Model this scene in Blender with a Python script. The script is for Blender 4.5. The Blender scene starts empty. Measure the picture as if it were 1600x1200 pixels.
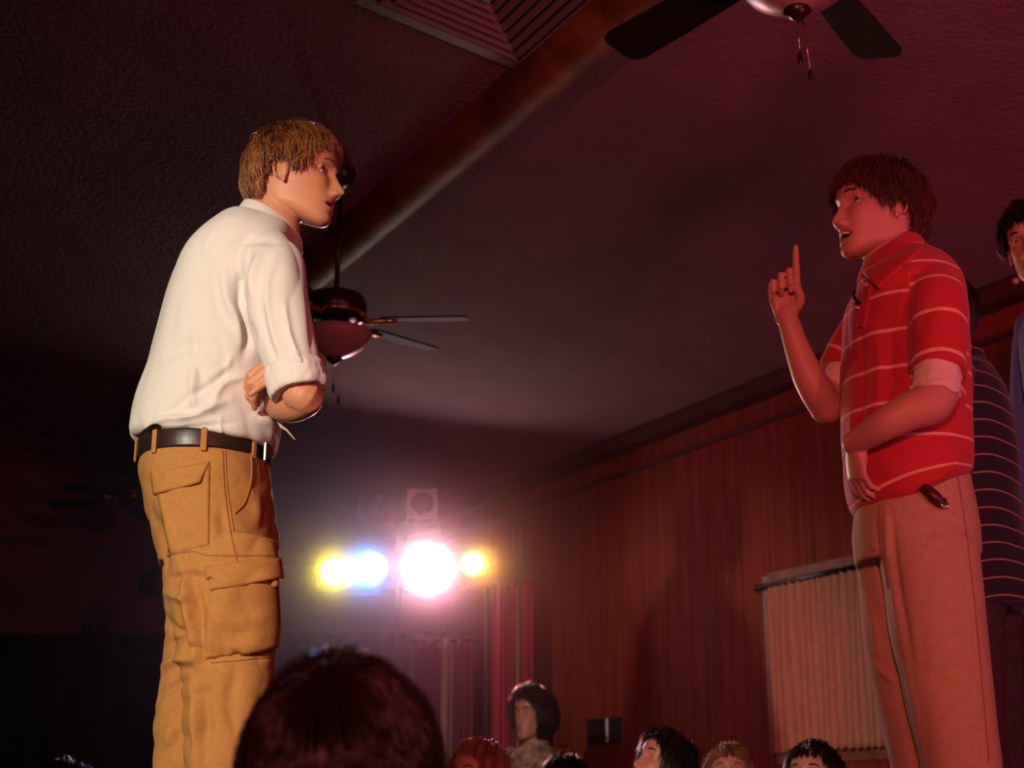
import bpy, math, random
import numpy as np
from mathutils import Vector, Matrix, noise

# ------------------------------------------------------------------ camera, world, lights
SC = bpy.context.scene
COL = SC.collection
EYE = 1.15
PITCH = math.radians(16.4)
FPX = 2300.0
cam_data = bpy.data.cameras.new('camera')
cam_data.sensor_width = 36.0
cam_data.lens = 36.0 * FPX / 1600.0
cam_data.clip_start = 0.05
cam_data.clip_end = 60
cam_data.dof.use_dof = True
cam_data.dof.focus_distance = 3.15
cam_data.dof.aperture_fstop = 5.0
cam = bpy.data.objects.new('camera', cam_data)
COL.objects.link(cam)
cam.location = (0, 0, EYE)
cam.rotation_euler = (math.pi / 2 + PITCH, 0, 0)
SC.camera = cam
SC.view_settings.view_transform = 'Standard'
SC.view_settings.look = 'None'
SC.view_settings.gamma = 1
SC.view_settings.use_curve_mapping = False
SC.view_settings.exposure = 0.0
world = bpy.data.worlds.new('world')
SC.world = world
world.use_nodes = True
world.node_tree.nodes['Background'].inputs[0].default_value = (0.3, 0.06, 0.09, 1)
world.node_tree.nodes['Background'].inputs[1].default_value = 0.02

CP, SP = math.cos(PITCH), math.sin(PITCH)


def UP(px, py, Y):
    """the world point seen at pixel (px, py) on the vertical plane at distance Y"""
    rx, ry = (px - 800) / FPX, (600 - py) / FPX
    dy, dz = CP - ry * SP, SP + ry * CP
    t = Y / dy
    return np.array([rx * t, Y, EYE + dz * t])


RA = math.radians(28.7)                 # the room is turned by this angle against the view
RC, RS = math.cos(RA), math.sin(RA)


def R(w, t, z):
    """room frame (w across towards the right wall, t along it) to world"""
    return (RC * w - RS * t, RS * w + RC * t, z)


def RW(px, py, w):
    """point seen at the pixel on the plane parallel to the right wall at lateral distance w -> (t, z)"""
    rx, ry = (px - 800) / FPX, (600 - py) / FPX
    d = np.array([rx, CP - ry * SP, SP + ry * CP])
    k = w / (RC * d[0] + RS * d[1])
    p = d * k
    return (-RS * p[0] + RC * p[1], p[2] + EYE)


W_RIGHT, T_BACK, W_LEFT, T_FRONT = 4.81, 10.6, -4.5, -4.0


def ceil_z(w):
    return EYE + 2.59 - 0.1405 * (w - 2.087)


def lamp(name, kind, loc, target, energy, color, size=0.1, spot=40, blend=0.4):
    d = bpy.data.lights.new(name, kind)
    d.energy = energy
    d.color = color
    if kind == 'SPOT':
        d.spot_size = math.radians(spot)
        d.spot_blend = blend
        d.shadow_soft_size = size
    elif kind == 'AREA':
        d.size = size
    else:
        d.shadow_soft_size = size
    o = bpy.data.objects.new(name, d)
    COL.objects.link(o)
    o.location = loc
    if target is not None:
        v = Vector(target) - Vector(loc)
        o.rotation_euler = v.to_track_quat('-Z', 'Y').to_euler()
    return o


# warm white follow light from the audience side on the left man; red and amber stage washes
lamp('key_spot', 'SPOT', (-1.9, -1.2, 2.45), (-0.62, 3.1, 1.86), 820, (1.0, 0.87, 0.66), 0.05, 23, 0.55)
lamp('red_wash_right', 'SPOT', (2.6, -1.6, 2.3), (1.3, 3.6, 2.2), 125, (1.0, 0.21, 0.16), 0.12, 60, 0.9)
lamp('red_wash_room', 'SPOT', (-0.5, -2.6, 2.0), (3.6, 7.0, 1.9), 600, (1.0, 0.17, 0.16), 0.25, 62, 0.9)
lamp('magenta_bounce_fill', 'SPOT', (3.0, 0.8, 1.2), (2.1, 4.5, 3.5), 150, (1.0, 0.18, 0.38), 0.3, 98, 1.0)  # added unseen lamp in place of stage wash bounced onto the ceiling
lamp('rim_spot', 'SPOT', (-0.518, 8.93, 2.605), (-0.5, 3.1, 2.15), 300, (1.0, 0.80, 0.60), 0.05, 13, 0.6)
lamp('amber_wash', 'SPOT', (-1.2, 6.0, 2.4), (1.5, 3.2, 1.9), 60, (1.0, 0.55, 0.10), 0.1, 30, 0.6)

# ------------------------------------------------------------------ materials
MATS = {}


def new_mat(name):
    m = bpy.data.materials.new(name)
    m.use_nodes = True
    return m, m.node_tree.nodes, m.node_tree.links, m.node_tree.nodes['Principled BSDF']


def mat(name, color, rough=0.6, metal=0.0, spec=0.5, emit=None, estr=0.0, noise_amt=0.0, noise_scale=20,
        bump=0.0, bump_scale=60, bump_dist=0.002, sheen=0.0, sss=0.0, stretch=None, vcol=None, alpha=1.0):
    if name in MATS:
        return MATS[name]
    m, N, L, P = new_mat(name)
    P.inputs['Base Color'].default_value = (*color, 1)
    P.inputs['Roughness'].default_value = rough
    P.inputs['Metallic'].default_value = metal
    P.inputs['Specular IOR Level'].default_value = spec
    if sheen:
        P.inputs['Sheen Weight'].default_value = sheen
    if sss:
        P.inputs['Subsurface Weight'].default_value = sss
        P.inputs['Subsurface Scale'].default_value = 0.008
        P.inputs['Subsurface Radius'].default_value = (1.0, 0.4, 0.25)
    if emit:
        P.inputs['Emission Color'].default_value = (*emit, 1)
        P.inputs['Emission Strength'].default_value = estr
    tc = N.new('ShaderNodeTexCoord')
    src = tc.outputs['Object']
    if stretch:
        mp = N.new('ShaderNodeMapping')
        mp.inputs['Scale'].default_value = stretch
        L.new(src, mp.inputs['Vector'])
        src = mp.outputs[0]
    base = None
    if vcol:
        at = N.new('ShaderNodeAttribute')
        at.attribute_name = vcol
        base = at.outputs['Color']
    if noise_amt:
        nz = N.new('ShaderNodeTexNoise')
        nz.inputs['Scale'].default_value = noise_scale
        nz.inputs['Detail'].default_value = 5
        L.new(src, nz.inputs['Vector'])
        mr = N.new('ShaderNodeMapRange')
        mr.inputs['From Min'].default_value = 0.3
        mr.inputs['From Max'].default_value = 0.7
        mr.inputs['To Min'].default_value = 1 - noise_amt
        mr.inputs['To Max'].default_value = 1 + noise_amt
        L.new(nz.outputs['Fac'], mr.inputs['Value'])
        mx = N.new('ShaderNodeMix')
        mx.data_type = 'RGBA'
        mx.blend_type = 'MULTIPLY'
        mx.inputs['Factor'].default_value = 1
        if base is None:
            mx.inputs['A'].default_value = (*color, 1)
        else:
            L.new(base, mx.inputs['A'])
        L.new(mr.outputs[0], mx.inputs['B'])
        base = mx.outputs['Result']
    if base is not None:
        L.new(base, P.inputs['Base Color'])
    if bump:
        nb = N.new('ShaderNodeTexNoise')
        nb.inputs['Scale'].default_value = bump_scale
        nb.inputs['Detail'].default_value = 4
        L.new(src, nb.inputs['Vector'])
        bp = N.new('ShaderNodeBump')
        bp.inputs['Strength'].default_value = bump
        bp.inputs['Distance'].default_value = bump_dist
        L.new(nb.outputs['Fac'], bp.inputs['Height'])
        L.new(bp.outputs[0], P.inputs['Normal'])
    MATS[name] = m
    return m


def panel_mat():
    """vertical wood panelling with dark grooves; the coordinate 'along' comes from a mesh attribute"""
    m, N, L, P = new_mat('wood_panelling')
    P.inputs['Roughness'].default_value = 0.8
    P.inputs['Specular IOR Level'].default_value = 0.2
    at = N.new('ShaderNodeAttribute'); at.attribute_name = 'wallco'
    sep = N.new('ShaderNodeSeparateXYZ'); L.new(at.outputs['Vector'], sep.inputs[0])
    mul = N.new('ShaderNodeMath'); mul.operation = 'MULTIPLY'; mul.inputs[1].default_value = 8.5
    L.new(sep.outputs[0], mul.inputs[0])
    fr = N.new('ShaderNodeMath'); fr.operation = 'FRACT'; L.new(mul.outputs[0], fr.inputs[0])
    ramp = N.new('ShaderNodeValToRGB')
    ramp.color_ramp.elements[0].position = 0.0; ramp.color_ramp.elements[0].color = (.5, .5, .5, 1)
    ramp.color_ramp.elements[1].position = 0.09; ramp.color_ramp.elements[1].color = (1, 1, 1, 1)
    L.new(fr.outputs[0], ramp.inputs[0])
    mp = N.new('ShaderNodeMapping'); mp.inputs['Scale'].default_value = (30, 30, 1.6)
    L.new(at.outputs['Vector'], mp.inputs['Vector'])
    nz = N.new('ShaderNodeTexNoise'); nz.inputs['Scale'].default_value = 1.0; nz.inputs['Detail'].default_value = 6
    L.new(mp.outputs[0], nz.inputs['Vector'])
    cr = N.new('ShaderNodeValToRGB')
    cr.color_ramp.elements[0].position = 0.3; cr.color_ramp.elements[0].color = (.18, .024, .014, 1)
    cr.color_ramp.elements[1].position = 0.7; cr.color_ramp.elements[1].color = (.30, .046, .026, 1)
    L.new(nz.outputs['Fac'], cr.inputs[0])
    mx = N.new('ShaderNodeMix'); mx.data_type = 'RGBA'; mx.blend_type = 'MULTIPLY'; mx.inputs['Factor'].default_value = 1
    L.new(cr.outputs[0], mx.inputs['A']); L.new(ramp.outputs[0], mx.inputs['B'])
    L.new(mx.outputs['Result'], P.inputs['Base Color'])
    bp = N.new('ShaderNodeBump'); bp.inputs['Strength'].default_value = .6; bp.inputs['Distance'].default_value = .006
    L.new(ramp.outputs[0], bp.inputs['Height']); L.new(bp.outputs[0], P.inputs['Normal'])
    return m


# ------------------------------------------------------------------ mesh helpers
class MB:
    def __init__(self):
        self.v, self.f = [], []
        self.n = 0

    def add(self, verts, faces):
        verts = np.asarray(verts, float).reshape(-1, 3)
        self.v.append(verts)
        self.f += [tuple(i + self.n for i in f) for f in faces]
        self.n += len(verts)
        return self

    def box(self, c, s, rot=None, bev=0):
        c = np.array(c, float); s = np.array(s, float) / 2
        if bev:
            b = min(bev, *(s * .9))
            vs, idx = [], {}
            for sx in (-1, 1):
                for sy in (-1, 1):
                    for sz in (-1, 1):
                        for ax in range(3):
                            p = np.array([sx, sy, sz]) * s
                            q = p.copy()
                            for k in range(3):
                                if k != ax:
                                    q[k] -= np.sign(p[k]) * b
                            idx[(sx, sy, sz, ax)] = len(vs)
                            vs.append(q)
            fs = []
            g = lambda a, b_, c_, ax: idx[(a, b_, c_, ax)]
            for sg in (-1, 1):
                fs.append([g(sg, -1, -1, 0), g(sg, 1, -1, 0), g(sg, 1, 1, 0), g(sg, -1, 1, 0)][::sg])
                fs.append([g(-1, sg, -1, 1), g(-1, sg, 1, 1), g(1, sg, 1, 1), g(1, sg, -1, 1)][::sg])
                fs.append([g(-1, -1, sg, 2), g(1, -1, sg, 2), g(1, 1, sg, 2), g(-1, 1, sg, 2)][::sg])
            for a in (-1, 1):
                for b_ in (-1, 1):
                    fs.append([g(a, b_, -1, 0), g(a, b_, -1, 1), g(a, b_, 1, 1), g(a, b_, 1, 0)][::-a * b_])
                    fs.append([g(a, -1, b_, 0), g(a, -1, b_, 2), g(a, 1, b_, 2), g(a, 1, b_, 0)][::a * b_])
                    fs.append([g(-1, a, b_, 1), g(-1, a, b_, 2), g(1, a, b_, 2), g(1, a, b_, 1)][::-a * b_])
                    for c_ in (-1, 1):
                        fs.append([g(a, b_, c_, 0), g(a, b_, c_, 1), g(a, b_, c_, 2)][::a * b_ * c_])
            vs = np.array(vs)
        else:
            vs = np.array([[x, y, z] for x in (-1, 1) for y in (-1, 1) for z in (-1, 1)]) * s
            fs = [(0, 1, 3, 2), (4, 6, 7, 5), (0, 4, 5, 1), (2, 3, 7, 6), (0, 2, 6, 4), (1, 5, 7, 3)]
        if rot is not None:
            vs = vs @ np.array(rot).T
        return self.add(vs + c, fs)

    def lathe(self, prof, seg=32, c=(0, 0, 0), frame=None):
        """prof: list of (r, z); frame: 3x3 matrix of columns"""
        n = len(prof)
        a = np.linspace(0, 2 * np.pi, seg, endpoint=False)
        vs = np.array([[r * np.cos(t), r * np.sin(t), z] for r, z in prof for t in a])
        if frame is not None:
            vs = vs @ np.array(frame).T
        fs = [(i * seg + j, i * seg + (j + 1) % seg, (i + 1) * seg + (j + 1) % seg, (i + 1) * seg + j)
              for i in range(n - 1) for j in range(seg)]
        fs.append(tuple(range(seg))[::-1])
        fs.append(tuple((n - 1) * seg + j for j in range(seg)))
        return self.add(vs + np.array(c), fs)

    def tube(self, pts, r, seg=10, cap=True):
        pts = np.array(pts, float)
        n = len(pts)
        r = np.broadcast_to(np.array(r, float), (n,))
        T = np.gradient(pts, axis=0)
        T /= np.linalg.norm(T, axis=1)[:, None] + 1e-12
        up = np.array([0, 0, 1.0]) if abs(T[0][2]) < .9 else np.array([1.0, 0, 0])
        a = np.linspace(0, 2 * np.pi, seg, endpoint=False)
        vs = []
        U = np.cross(T[0], up); U /= np.linalg.norm(U)
        for i in range(n):
            U = U - T[i] * (U @ T[i]); U /= np.linalg.norm(U) + 1e-12
            V = np.cross(T[i], U)
            vs.append(pts[i] + r[i] * (np.cos(a)[:, None] * U + np.sin(a)[:, None] * V))
        fs = [(i * seg + j, i * seg + (j + 1) % seg, (i + 1) * seg + (j + 1) % seg, (i + 1) * seg + j)
              for i in range(n - 1) for j in range(seg)]
        if cap:
            fs.append(tuple(range(seg))[::-1])
            fs.append(tuple((n - 1) * seg + j for j in range(seg)))
        return self.add(np.concatenate(vs), fs)

    def ellip(self, c, r, seg=20, rings=12, rot=None):
        vs = [[0, 0, -1]]
        for i in range(1, rings):
            ph = -np.pi / 2 + np.pi * i / rings
            for j in range(seg):
                t = 2 * np.pi * j / seg
                vs.append([np.cos(ph) * np.cos(t), np.cos(ph) * np.sin(t), np.sin(ph)])
        vs.append([0, 0, 1])
        vs = np.array(vs) * np.array(r)
        if rot is not None:
            vs = vs @ np.array(rot).T
        fs = [(0, 1 + (j + 1) % seg, 1 + j) for j in range(seg)]
        for i in range(rings - 2):
            for j in range(seg):
                a, b = 1 + i * seg + j, 1 + i * seg + (j + 1) % seg
                fs.append((a, b, b + seg, a + seg))
        e = len(vs) - 1
        fs += [(e, e - seg + j, e - seg + (j + 1) % seg) for j in range(seg)]
        return self.add(vs + np.array(c), fs)

    def rings(self, rings, cap=True):
        """rings: array n x seg x 3 of closed sections"""
        rings = np.asarray(rings)
        n, seg = rings.shape[:2]
        fs = [(i * seg + j, i * seg + (j + 1) % seg, (i + 1) * seg + (j + 1) % seg, (i + 1) * seg + j)
              for i in range(n - 1) for j in range(seg)]
        if cap:
            fs.append(tuple(range(seg))[::-1])
            fs.append(tuple((n - 1) * seg + j for j in range(seg)))
        return self.add(rings.reshape(-1, 3), fs)

    def mesh(self, name, smooth=True):
        me = bpy.data.meshes.new(name)
        V = np.concatenate(self.v) if self.v else np.zeros((0, 3))
        me.from_pydata(V.tolist(), [], self.f)
        me.update()
        if smooth:
            me.polygons.foreach_set('use_smooth', [True] * len(me.polygons))
        return me

    def obj(self, name, material, parent=None, smooth=True, **tags):
        me = self.mesh(name, smooth)
        fix_normals(me)
        return link(name, me, material, parent, **tags)


def fix_normals(me):
    import bmesh
    bm = bmesh.new(); bm.from_mesh(me)
    bmesh.ops.recalc_face_normals(bm, faces=bm.faces)
    bm.to_mesh(me); bm.free()


def link(name, me, material, parent=None, **tags):
    o = bpy.data.objects.new(name, me)
    COL.objects.link(o)
    if material is not None and not me.materials:
        me.materials.append(material)
    if parent is not None:
        o.parent = parent
        o.matrix_parent_inverse = Matrix.Translation(parent.location).inverted() if parent.type == 'EMPTY' else Matrix()
    for k, v in tags.items():
        o[k] = v
    return o


def thing(name, label, cat, loc=(0, 0, 0), group=None):
    o = bpy.data.objects.new(name, None)
    COL.objects.link(o)
    o.location = loc
    o.empty_display_size = 0.1
    o['label'] = label
    o['category'] = cat
    if group:
        o['group'] = group
    return o


def struct(mb, name, material, smooth=False):
    return mb.obj(name, material, None, smooth, kind='structure')


def slab(pts_room, thick, name, material):
    """a slab whose visible face is the polygon of room points, thickened away along vector thick (room frame)"""
    a = [R(*p) for p in pts_room]
    b = [R(p[0] + thick[0], p[1] + thick[1], p[2] + thick[2]) for p in pts_room]
    n = len(a)
    mb = MB()
    mb.add(a + b, [tuple(range(n)), tuple(range(2 * n - 1, n - 1, -1))] +
           [(i, i + n, (i + 1) % n + n, (i + 1) % n) for i in range(n)])
    o = struct(mb, name, material)
    return o


def room_box(mb, w0, w1, t0, t1, z0, z1):
    vs = [R(w, t, z) for w in (w0, w1) for t in (t0, t1) for z in (z0, z1)]
    mb.add(vs, [(0, 1, 3, 2), (4, 6, 7, 5), (0, 4, 5, 1), (2, 3, 7, 6), (0, 2, 6, 4), (1, 5, 7, 3)])
    return mb


# ------------------------------------------------------------------ the room
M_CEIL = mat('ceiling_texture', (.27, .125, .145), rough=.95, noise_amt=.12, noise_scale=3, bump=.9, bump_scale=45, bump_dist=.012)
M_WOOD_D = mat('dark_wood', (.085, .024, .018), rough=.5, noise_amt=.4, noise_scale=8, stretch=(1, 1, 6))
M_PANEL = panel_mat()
M_BACKWALL = mat('back_wall_paint', (.24, .075, .07), rough=.9, noise_amt=.15, noise_scale=2, bump=.3)
M_FLOOR = mat('floor_boards', (.12, .06, .035), rough=.4, noise_amt=.3, noise_scale=6)


def set_wallco(o, f):
    me = o.data
    at = me.attributes.new('wallco', 'FLOAT_VECTOR', 'POINT')
    co = []
    for v in me.vertices:
        x, y, z = v.co
        w = RC * x + RS * y
        t = -RS * x + RC * y
        co += list(f(w, t, z))
    at.data.foreach_set('vector', co)


zr = ceil_z(W_RIGHT)
zl = ceil_z(W_LEFT)
# right wall with the window opening
CUR_T1, CUR_Z1 = RW(1205, 915, W_RIGHT)      # far top corner of the curtain
CUR_T0, _ = RW(1420, 870, W_RIGHT)           # near edge, behind the trousers
CUR_Z0 = RW(1210, 1172, W_RIGHT)[1]
mb = MB()
for (t0, t1, z0, z1) in ((T_FRONT, CUR_T0 + .06, 0, zr), (CUR_T1 - .06, T_BACK, 0, zr),
                         (CUR_T0 + .06, CUR_T1 - .06, 0, CUR_Z0 + .06), (CUR_T0 + .06, CUR_T1 - .06, CUR_Z1 - .06, zr)):
    room_box(mb, W_RIGHT, W_RIGHT + .15, t0, t1, z0, z1)
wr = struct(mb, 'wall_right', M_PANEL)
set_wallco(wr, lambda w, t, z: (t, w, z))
wb = slab([(W_LEFT, T_BACK, 0), (W_RIGHT + .15, T_BACK, 0), (W_RIGHT + .15, T_BACK, ceil_z(W_RIGHT + .15)), (W_LEFT, T_BACK, zl)], (0, .15, 0), 'wall_back', M_BACKWALL)
wl = slab([(W_LEFT, T_FRONT, 0), (W_LEFT, T_BACK, 0), (W_LEFT, T_BACK, zl), (W_LEFT, T_FRONT, zl)], (-.15, 0, 0), 'wall_left', M_BACKWALL)
wf = slab([(W_LEFT, T_FRONT, 0), (W_RIGHT, T_FRONT, 0), (W_RIGHT, T_FRONT, zr), (W_LEFT, T_FRONT, zl)], (0, -.15, 0), 'wall_front', M_BACKWALL)
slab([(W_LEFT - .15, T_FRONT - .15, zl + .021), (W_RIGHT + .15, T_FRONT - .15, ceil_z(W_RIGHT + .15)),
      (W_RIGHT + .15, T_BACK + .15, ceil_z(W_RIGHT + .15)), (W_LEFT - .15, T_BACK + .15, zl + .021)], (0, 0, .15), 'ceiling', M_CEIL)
slab([(W_LEFT - .15, T_FRONT - .15, 0), (W_RIGHT + .15, T_FRONT - .15, 0),
      (W_RIGHT + .15, T_BACK + .15, 0), (W_LEFT - .15, T_BACK + .15, 0)], (0, 0, -.15), 'floor', M_FLOOR)

# crown, fascia joint line, window sill line: long trims on the right wall
zA = EYE + .4177 * W_RIGHT
struct(room_box(MB(), W_RIGHT - .11, W_RIGHT, T_FRONT, T_BACK, zr - .075, zr + .01), 'trim_1', M_WOOD_D)  # crown moulding; its dark wood also stands for the cove's shade band
struct(room_box(MB(), W_RIGHT - .02, W_RIGHT, T_FRONT, T_BACK, zA - .012, zA + .012), 'trim_2', M_WOOD_D)
struct(room_box(MB(), W_RIGHT - .03, W_RIGHT, T_FRONT, T_BACK, 1.0, 1.05), 'trim_3', M_WOOD_D)
# crown on the back wall
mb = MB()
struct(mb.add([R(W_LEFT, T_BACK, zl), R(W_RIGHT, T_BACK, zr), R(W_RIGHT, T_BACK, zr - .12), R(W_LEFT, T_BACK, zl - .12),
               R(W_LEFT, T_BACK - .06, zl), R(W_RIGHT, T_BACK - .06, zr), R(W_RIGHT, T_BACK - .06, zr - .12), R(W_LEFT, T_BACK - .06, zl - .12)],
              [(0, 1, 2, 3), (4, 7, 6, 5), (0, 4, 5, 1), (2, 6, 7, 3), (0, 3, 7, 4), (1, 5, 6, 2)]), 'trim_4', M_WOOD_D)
struct(room_box(MB(), 0.2, W_RIGHT, T_BACK - .03, T_BACK, 2.98, 3.03), 'trim_5', M_WOOD_D)

# round ceiling beam (a stained log-like purlin) parallel to the right wall
bw = 2.36
bz = ceil_z(bw)
M_BEAM = mat('beam_wood', (.26, .10, .03), rough=.62, spec=.3, noise_amt=.55, noise_scale=5, bump=.5, bump_scale=14, bump_dist=.01)
mb = MB()
prof = []
for k in range(20):
    a = math.pi * (1 + k / 19)
    prof.append((bw + .10 * math.cos(a), bz + .02 + .12 * math.sin(a) - .014 * math.cos(a)))
secs = [[R(w, t, z) for w, z in prof] for t in np.linspace(T_FRONT, T_BACK, 60)]
mb.rings(secs)
struct(mb, 'ceiling_beam', M_BEAM)

# haze that the stage lamps light up
m, N, L, P = new_mat('haze')
N.remove(P)
vs = N.new('ShaderNodeVolumeScatter')
vs.inputs['Color'].default_value = (1, .55, .60, 1)
vs.inputs['Density'].default_value = 0.010
vs.inputs['Anisotropy'].default_value = 0.72
L.new(vs.outputs[0], N['Material Output'].inputs['Volume'])
hz = room_box(MB(), W_LEFT + .02, W_RIGHT - .13, 5.5, T_BACK - .08, 0.02, ceil_z(W_RIGHT) - .1).obj('haze', m, None, False)
hz['kind'] = 'stuff'; hz['label'] = 'thin smoky stage haze hanging in front of the lamps'; hz['category'] = 'haze'

# ------------------------------------------------------------------ ceiling vent
M_VENT = mat('vent_metal', (.30, .22, .20), rough=.5)
M_BLACK = mat('black_void', (.006, .006, .007), rough=.9)


def cp(px, py):
    """where the pixel's ray meets the ceiling -> (w, t)"""
    rx, ry = (px - 800) / FPX, (600 - py) / FPX
    d = np.array([rx, CP - ry * SP, SP + ry * CP])
    dw, dt = RC * d[0] + RS * d[1], -RS * d[0] + RC * d[1]
    # k*dz = 2.59 - .1405*(k*dw - 2.087)
    k = (2.59 + .1405 * 2.087) / (d[2] + .1405 * dw)
    return k * dw, k * dt


def vent():
    w1, t1 = cp(820, 104)
    S = .60
    wc, tc = w1 - S / 2 - .02, t1 - S / 2 - .01
    root = thing('ceiling_vent', 'square louvred ceiling air vent beside the round beam', 'vent', R(wc, tc, ceil_z(wc)))
    n_tilt = math.atan(.1405)
    ca, sa = math.cos(n_tilt), math.sin(n_tilt)

    def fr(u, v, d):     # u across, v along, d below ceiling
        return R(wc + u * ca - d * sa, tc + v, ceil_z(wc) - u * sa - d * ca)

    def fbox(mb, u0, u1, v0, v1, d0, d1):
        vs = [fr(u, v, d) for u in (u0, u1) for v in (v0, v1) for d in (d0, d1)]
        mb.add(vs, [(0, 1, 3, 2), (4, 6, 7, 5), (0, 4, 5, 1), (2, 3, 7, 6), (0, 2, 6, 4), (1, 5, 7, 3)])
    h = S / 2
    b = MB(); fbox(b, -h, h, -h, h, -.004, .003); b.obj('backing', M_BLACK, root, False)
    mb = MB()
    for u0, u1, v0, v1 in ((-h - .03, -h + .02, -h - .03, h + .03), (h - .02, h + .03, -h - .03, h + .03),
                           (-h, h, -h - .03, -h + .02), (-h, h, h - .02, h + .03)):
        fbox(mb, u0, u1, v0, v1, 0.0, .014)
    mb.obj('frame', M_VENT, root, False)
    # concentric louvre slats
    k = 0
    q = h - .055
    while q > .04:
        mb = MB()
        for sgn in (-1, 1):
            for ax in (0, 1):
                a0, a1 = (q, q + .016)
                pts = []
                for r_, d_ in ((a0, .006), (a0 + .020, .022), (a0 + .023, .020), (a0 + .003, .004)):
                    pts.append((sgn * r_, d_))
                A, B = [], []
                for r_, d_ in pts:
                    e = abs(r_)
                    if ax == 0:
                        A.append(fr(r_, -e, d_)); B.append(fr(r_, e, d_))
                    else:
                        A.append(fr(-e, r_, d_)); B.append(fr(e, r_, d_))
                mb.add(A + B, [(0, 1, 2, 3), (7, 6, 5, 4), (0, 4, 5, 1), (1, 5, 6, 2), (2, 6, 7, 3), (3, 7, 4, 0)])
        mb.obj('louvre', M_VENT, root, False)
        q -= .040
        k += 1
    c = MB(); fbox(c, -.03, .03, -.03, .03, .004, .02); c.obj('centre_plate', M_VENT, root, False)
    c = MB(); fbox(c, h - .07, h - .045, h - .085, h - .078, .024, .03)
    c.obj('damper_lever', mat('brass', (.8, .6, .2), rough=.2, metal=1), root, False)


vent()

# ------------------------------------------------------------------ ceiling fans
M_FAN = mat('fan_dark_metal', (.035, .02, .015), rough=.3, metal=.3)
M_BLADE = mat('fan_blade_wood', (.022, .012, .010), rough=.85, spec=.15)
M_BOWL = mat('frosted_bowl_glass', (.42, .26, .22), rough=.35)
M_BRASS = mat('brass_trim', (.75, .55, .2), rough=.22, metal=1)


def fan(w, t, zb, label, angles, rad=.6, rod_top=None, bowl=True):
    """zb: height of the blade plane"""
    x, y, _ = R(w, t, 0)
    top = ceil_z(w) if rod_top is None else rod_top
    root = thing('ceiling_fan', label, 'ceiling fan', (x, y, top), group='ceiling fans')
    MB().lathe([(.012, top + .03), (.06, top + .03), (.065, top - .01), (.05, top - .05), (.02, top - .07), (.012, top - .07)], 28, (x, y, 0)).obj('canopy', M_FAN, root)
    MB().lathe([(.011, top - .05), (.011, zb + .11)], 14, (x, y, 0)).obj('downrod', M_FAN, root)
    hub = MB().lathe([(.02, zb + .13), (.04, zb + .12), (.11, zb + .10), (.125, zb + .07), (.125, zb + .02), (.10, zb + .0), (.05, zb - .01)], 40, (x, y, 0)).obj('motor_housing', M_FAN, root)
    MB().lathe([(.101, zb + .008), (.128, zb + .012), (.128, zb + .02), (.101, zb + .024)], 40, (x, y, 0)).obj('brass_band', M_BRASS, hub)
    for a in angles:
        a = math.radians(a)
        u = np.array([math.cos(a), math.sin(a), 0]); v = np.array([-math.sin(a), math.cos(a), 0])
        tilt = math.radians(12)
        vv = v * math.cos(tilt) + np.array([0, 0, math.sin(tilt)])
        nn = np.cross(u, vv)
        c0 = np.array([x, y, zb])
        out = []
        for s, wd in ((.19, .052), (.3, .058), (.42, .064), (rad - .035, .068), (rad - .01, .058), (rad, .04)):
            out.append((s, wd))
        poly = [(s, wd) for s, wd in out] + [(s, -wd) for s, wd in reversed(out)]
        up_ = [c0 + u * s + vv * q + nn * .004 for s, q in poly]
        dn = [c0 + u * s + vv * q - nn * .004 for s, q in poly]
        n = len(poly)
        bl = MB().add(up_ + dn, [tuple(range(n)), tuple(range(2 * n - 1, n - 1, -1))] + [(i, i + n, (i + 1) % n + n, (i + 1) % n) for i in range(n)]).obj('blade', M_BLADE, root, False)
        MB().tube([c0 + u * .09 + [0, 0, .005], c0 + u * .14 + [0, 0, -.012], c0 + u * .2 + [0, 0, -.006], c0 + u * .25 + [0, 0, -.006]], [.014, .012, .016, .01], 8).obj('blade_iron', M_BRASS, bl)
    zc = zb - .01
    MB().lathe([(.05, zc), (.075, zc - .01), (.075, zc - .035), (.05, zc - .045)], 32, (x, y, 0)).obj('light_fitter', M_FAN, root)
    if not bowl:
        return root
    bowl = MB().lathe([(.05, zc - .03), (.125, zc - .035), (.15, zc - .045), (.142, zc - .07), (.115, zc - .105), (.07, zc - .135), (.03, zc - .152), (.012, zc - .158)], 44, (x, y, 0)).obj('light_bowl', M_BOWL, root)
    MB().lathe([(.03, zc - .150), (.034, zc - .158), (.018, zc - .172), (.006, zc - .182)], 20, (x, y, 0)).obj('finial', M_FAN, bowl)
    for dx, ln in ((.0, .10), (.022, .145)):
        ch = MB()
        z0 = zc - .165
        ch.tube([(x + dx * .5, y, z0), (x + dx, y, z0 - ln)], .0016, 6)
        c = ch.obj('pull_chain', M_BRASS, root)
        MB().ellip((x + dx, y, z0 - ln - .018), (.006, .006, .02), 10, 8).obj('pull_knob', M_FAN, c)
    return root


FAN_W = 2.087
fan(FAN_W, 5.30, 3.085, 'dark ceiling fan hanging behind the man in the white shirt', [-2, 47, 112, 182, 250], .54)
fan(FAN_W, 2.40, 3.155, 'ceiling fan with frosted bowl cropped by the top edge above the red shirt', [129, 57, -14, -86, 202], .62)
fan(2.3, 9.25, 3.08, 'small far ceiling fan at the left behind the khaki trousers', [170, 242, 314, 26, 98], .56, bowl=False)

# ------------------------------------------------------------------ stage, partition, curtains
M_STAGE = mat('stage_black', (.02, .018, .018), rough=.7)
mb = MB(); mb.box((-0.05, 3.1, .45), (4.7, 2.1, .9))
st = mb.obj('stage_platform', M_STAGE, None, False)
st['label'] = 'low black stage platform the actors stand on'; st['category'] = 'stage'

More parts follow.
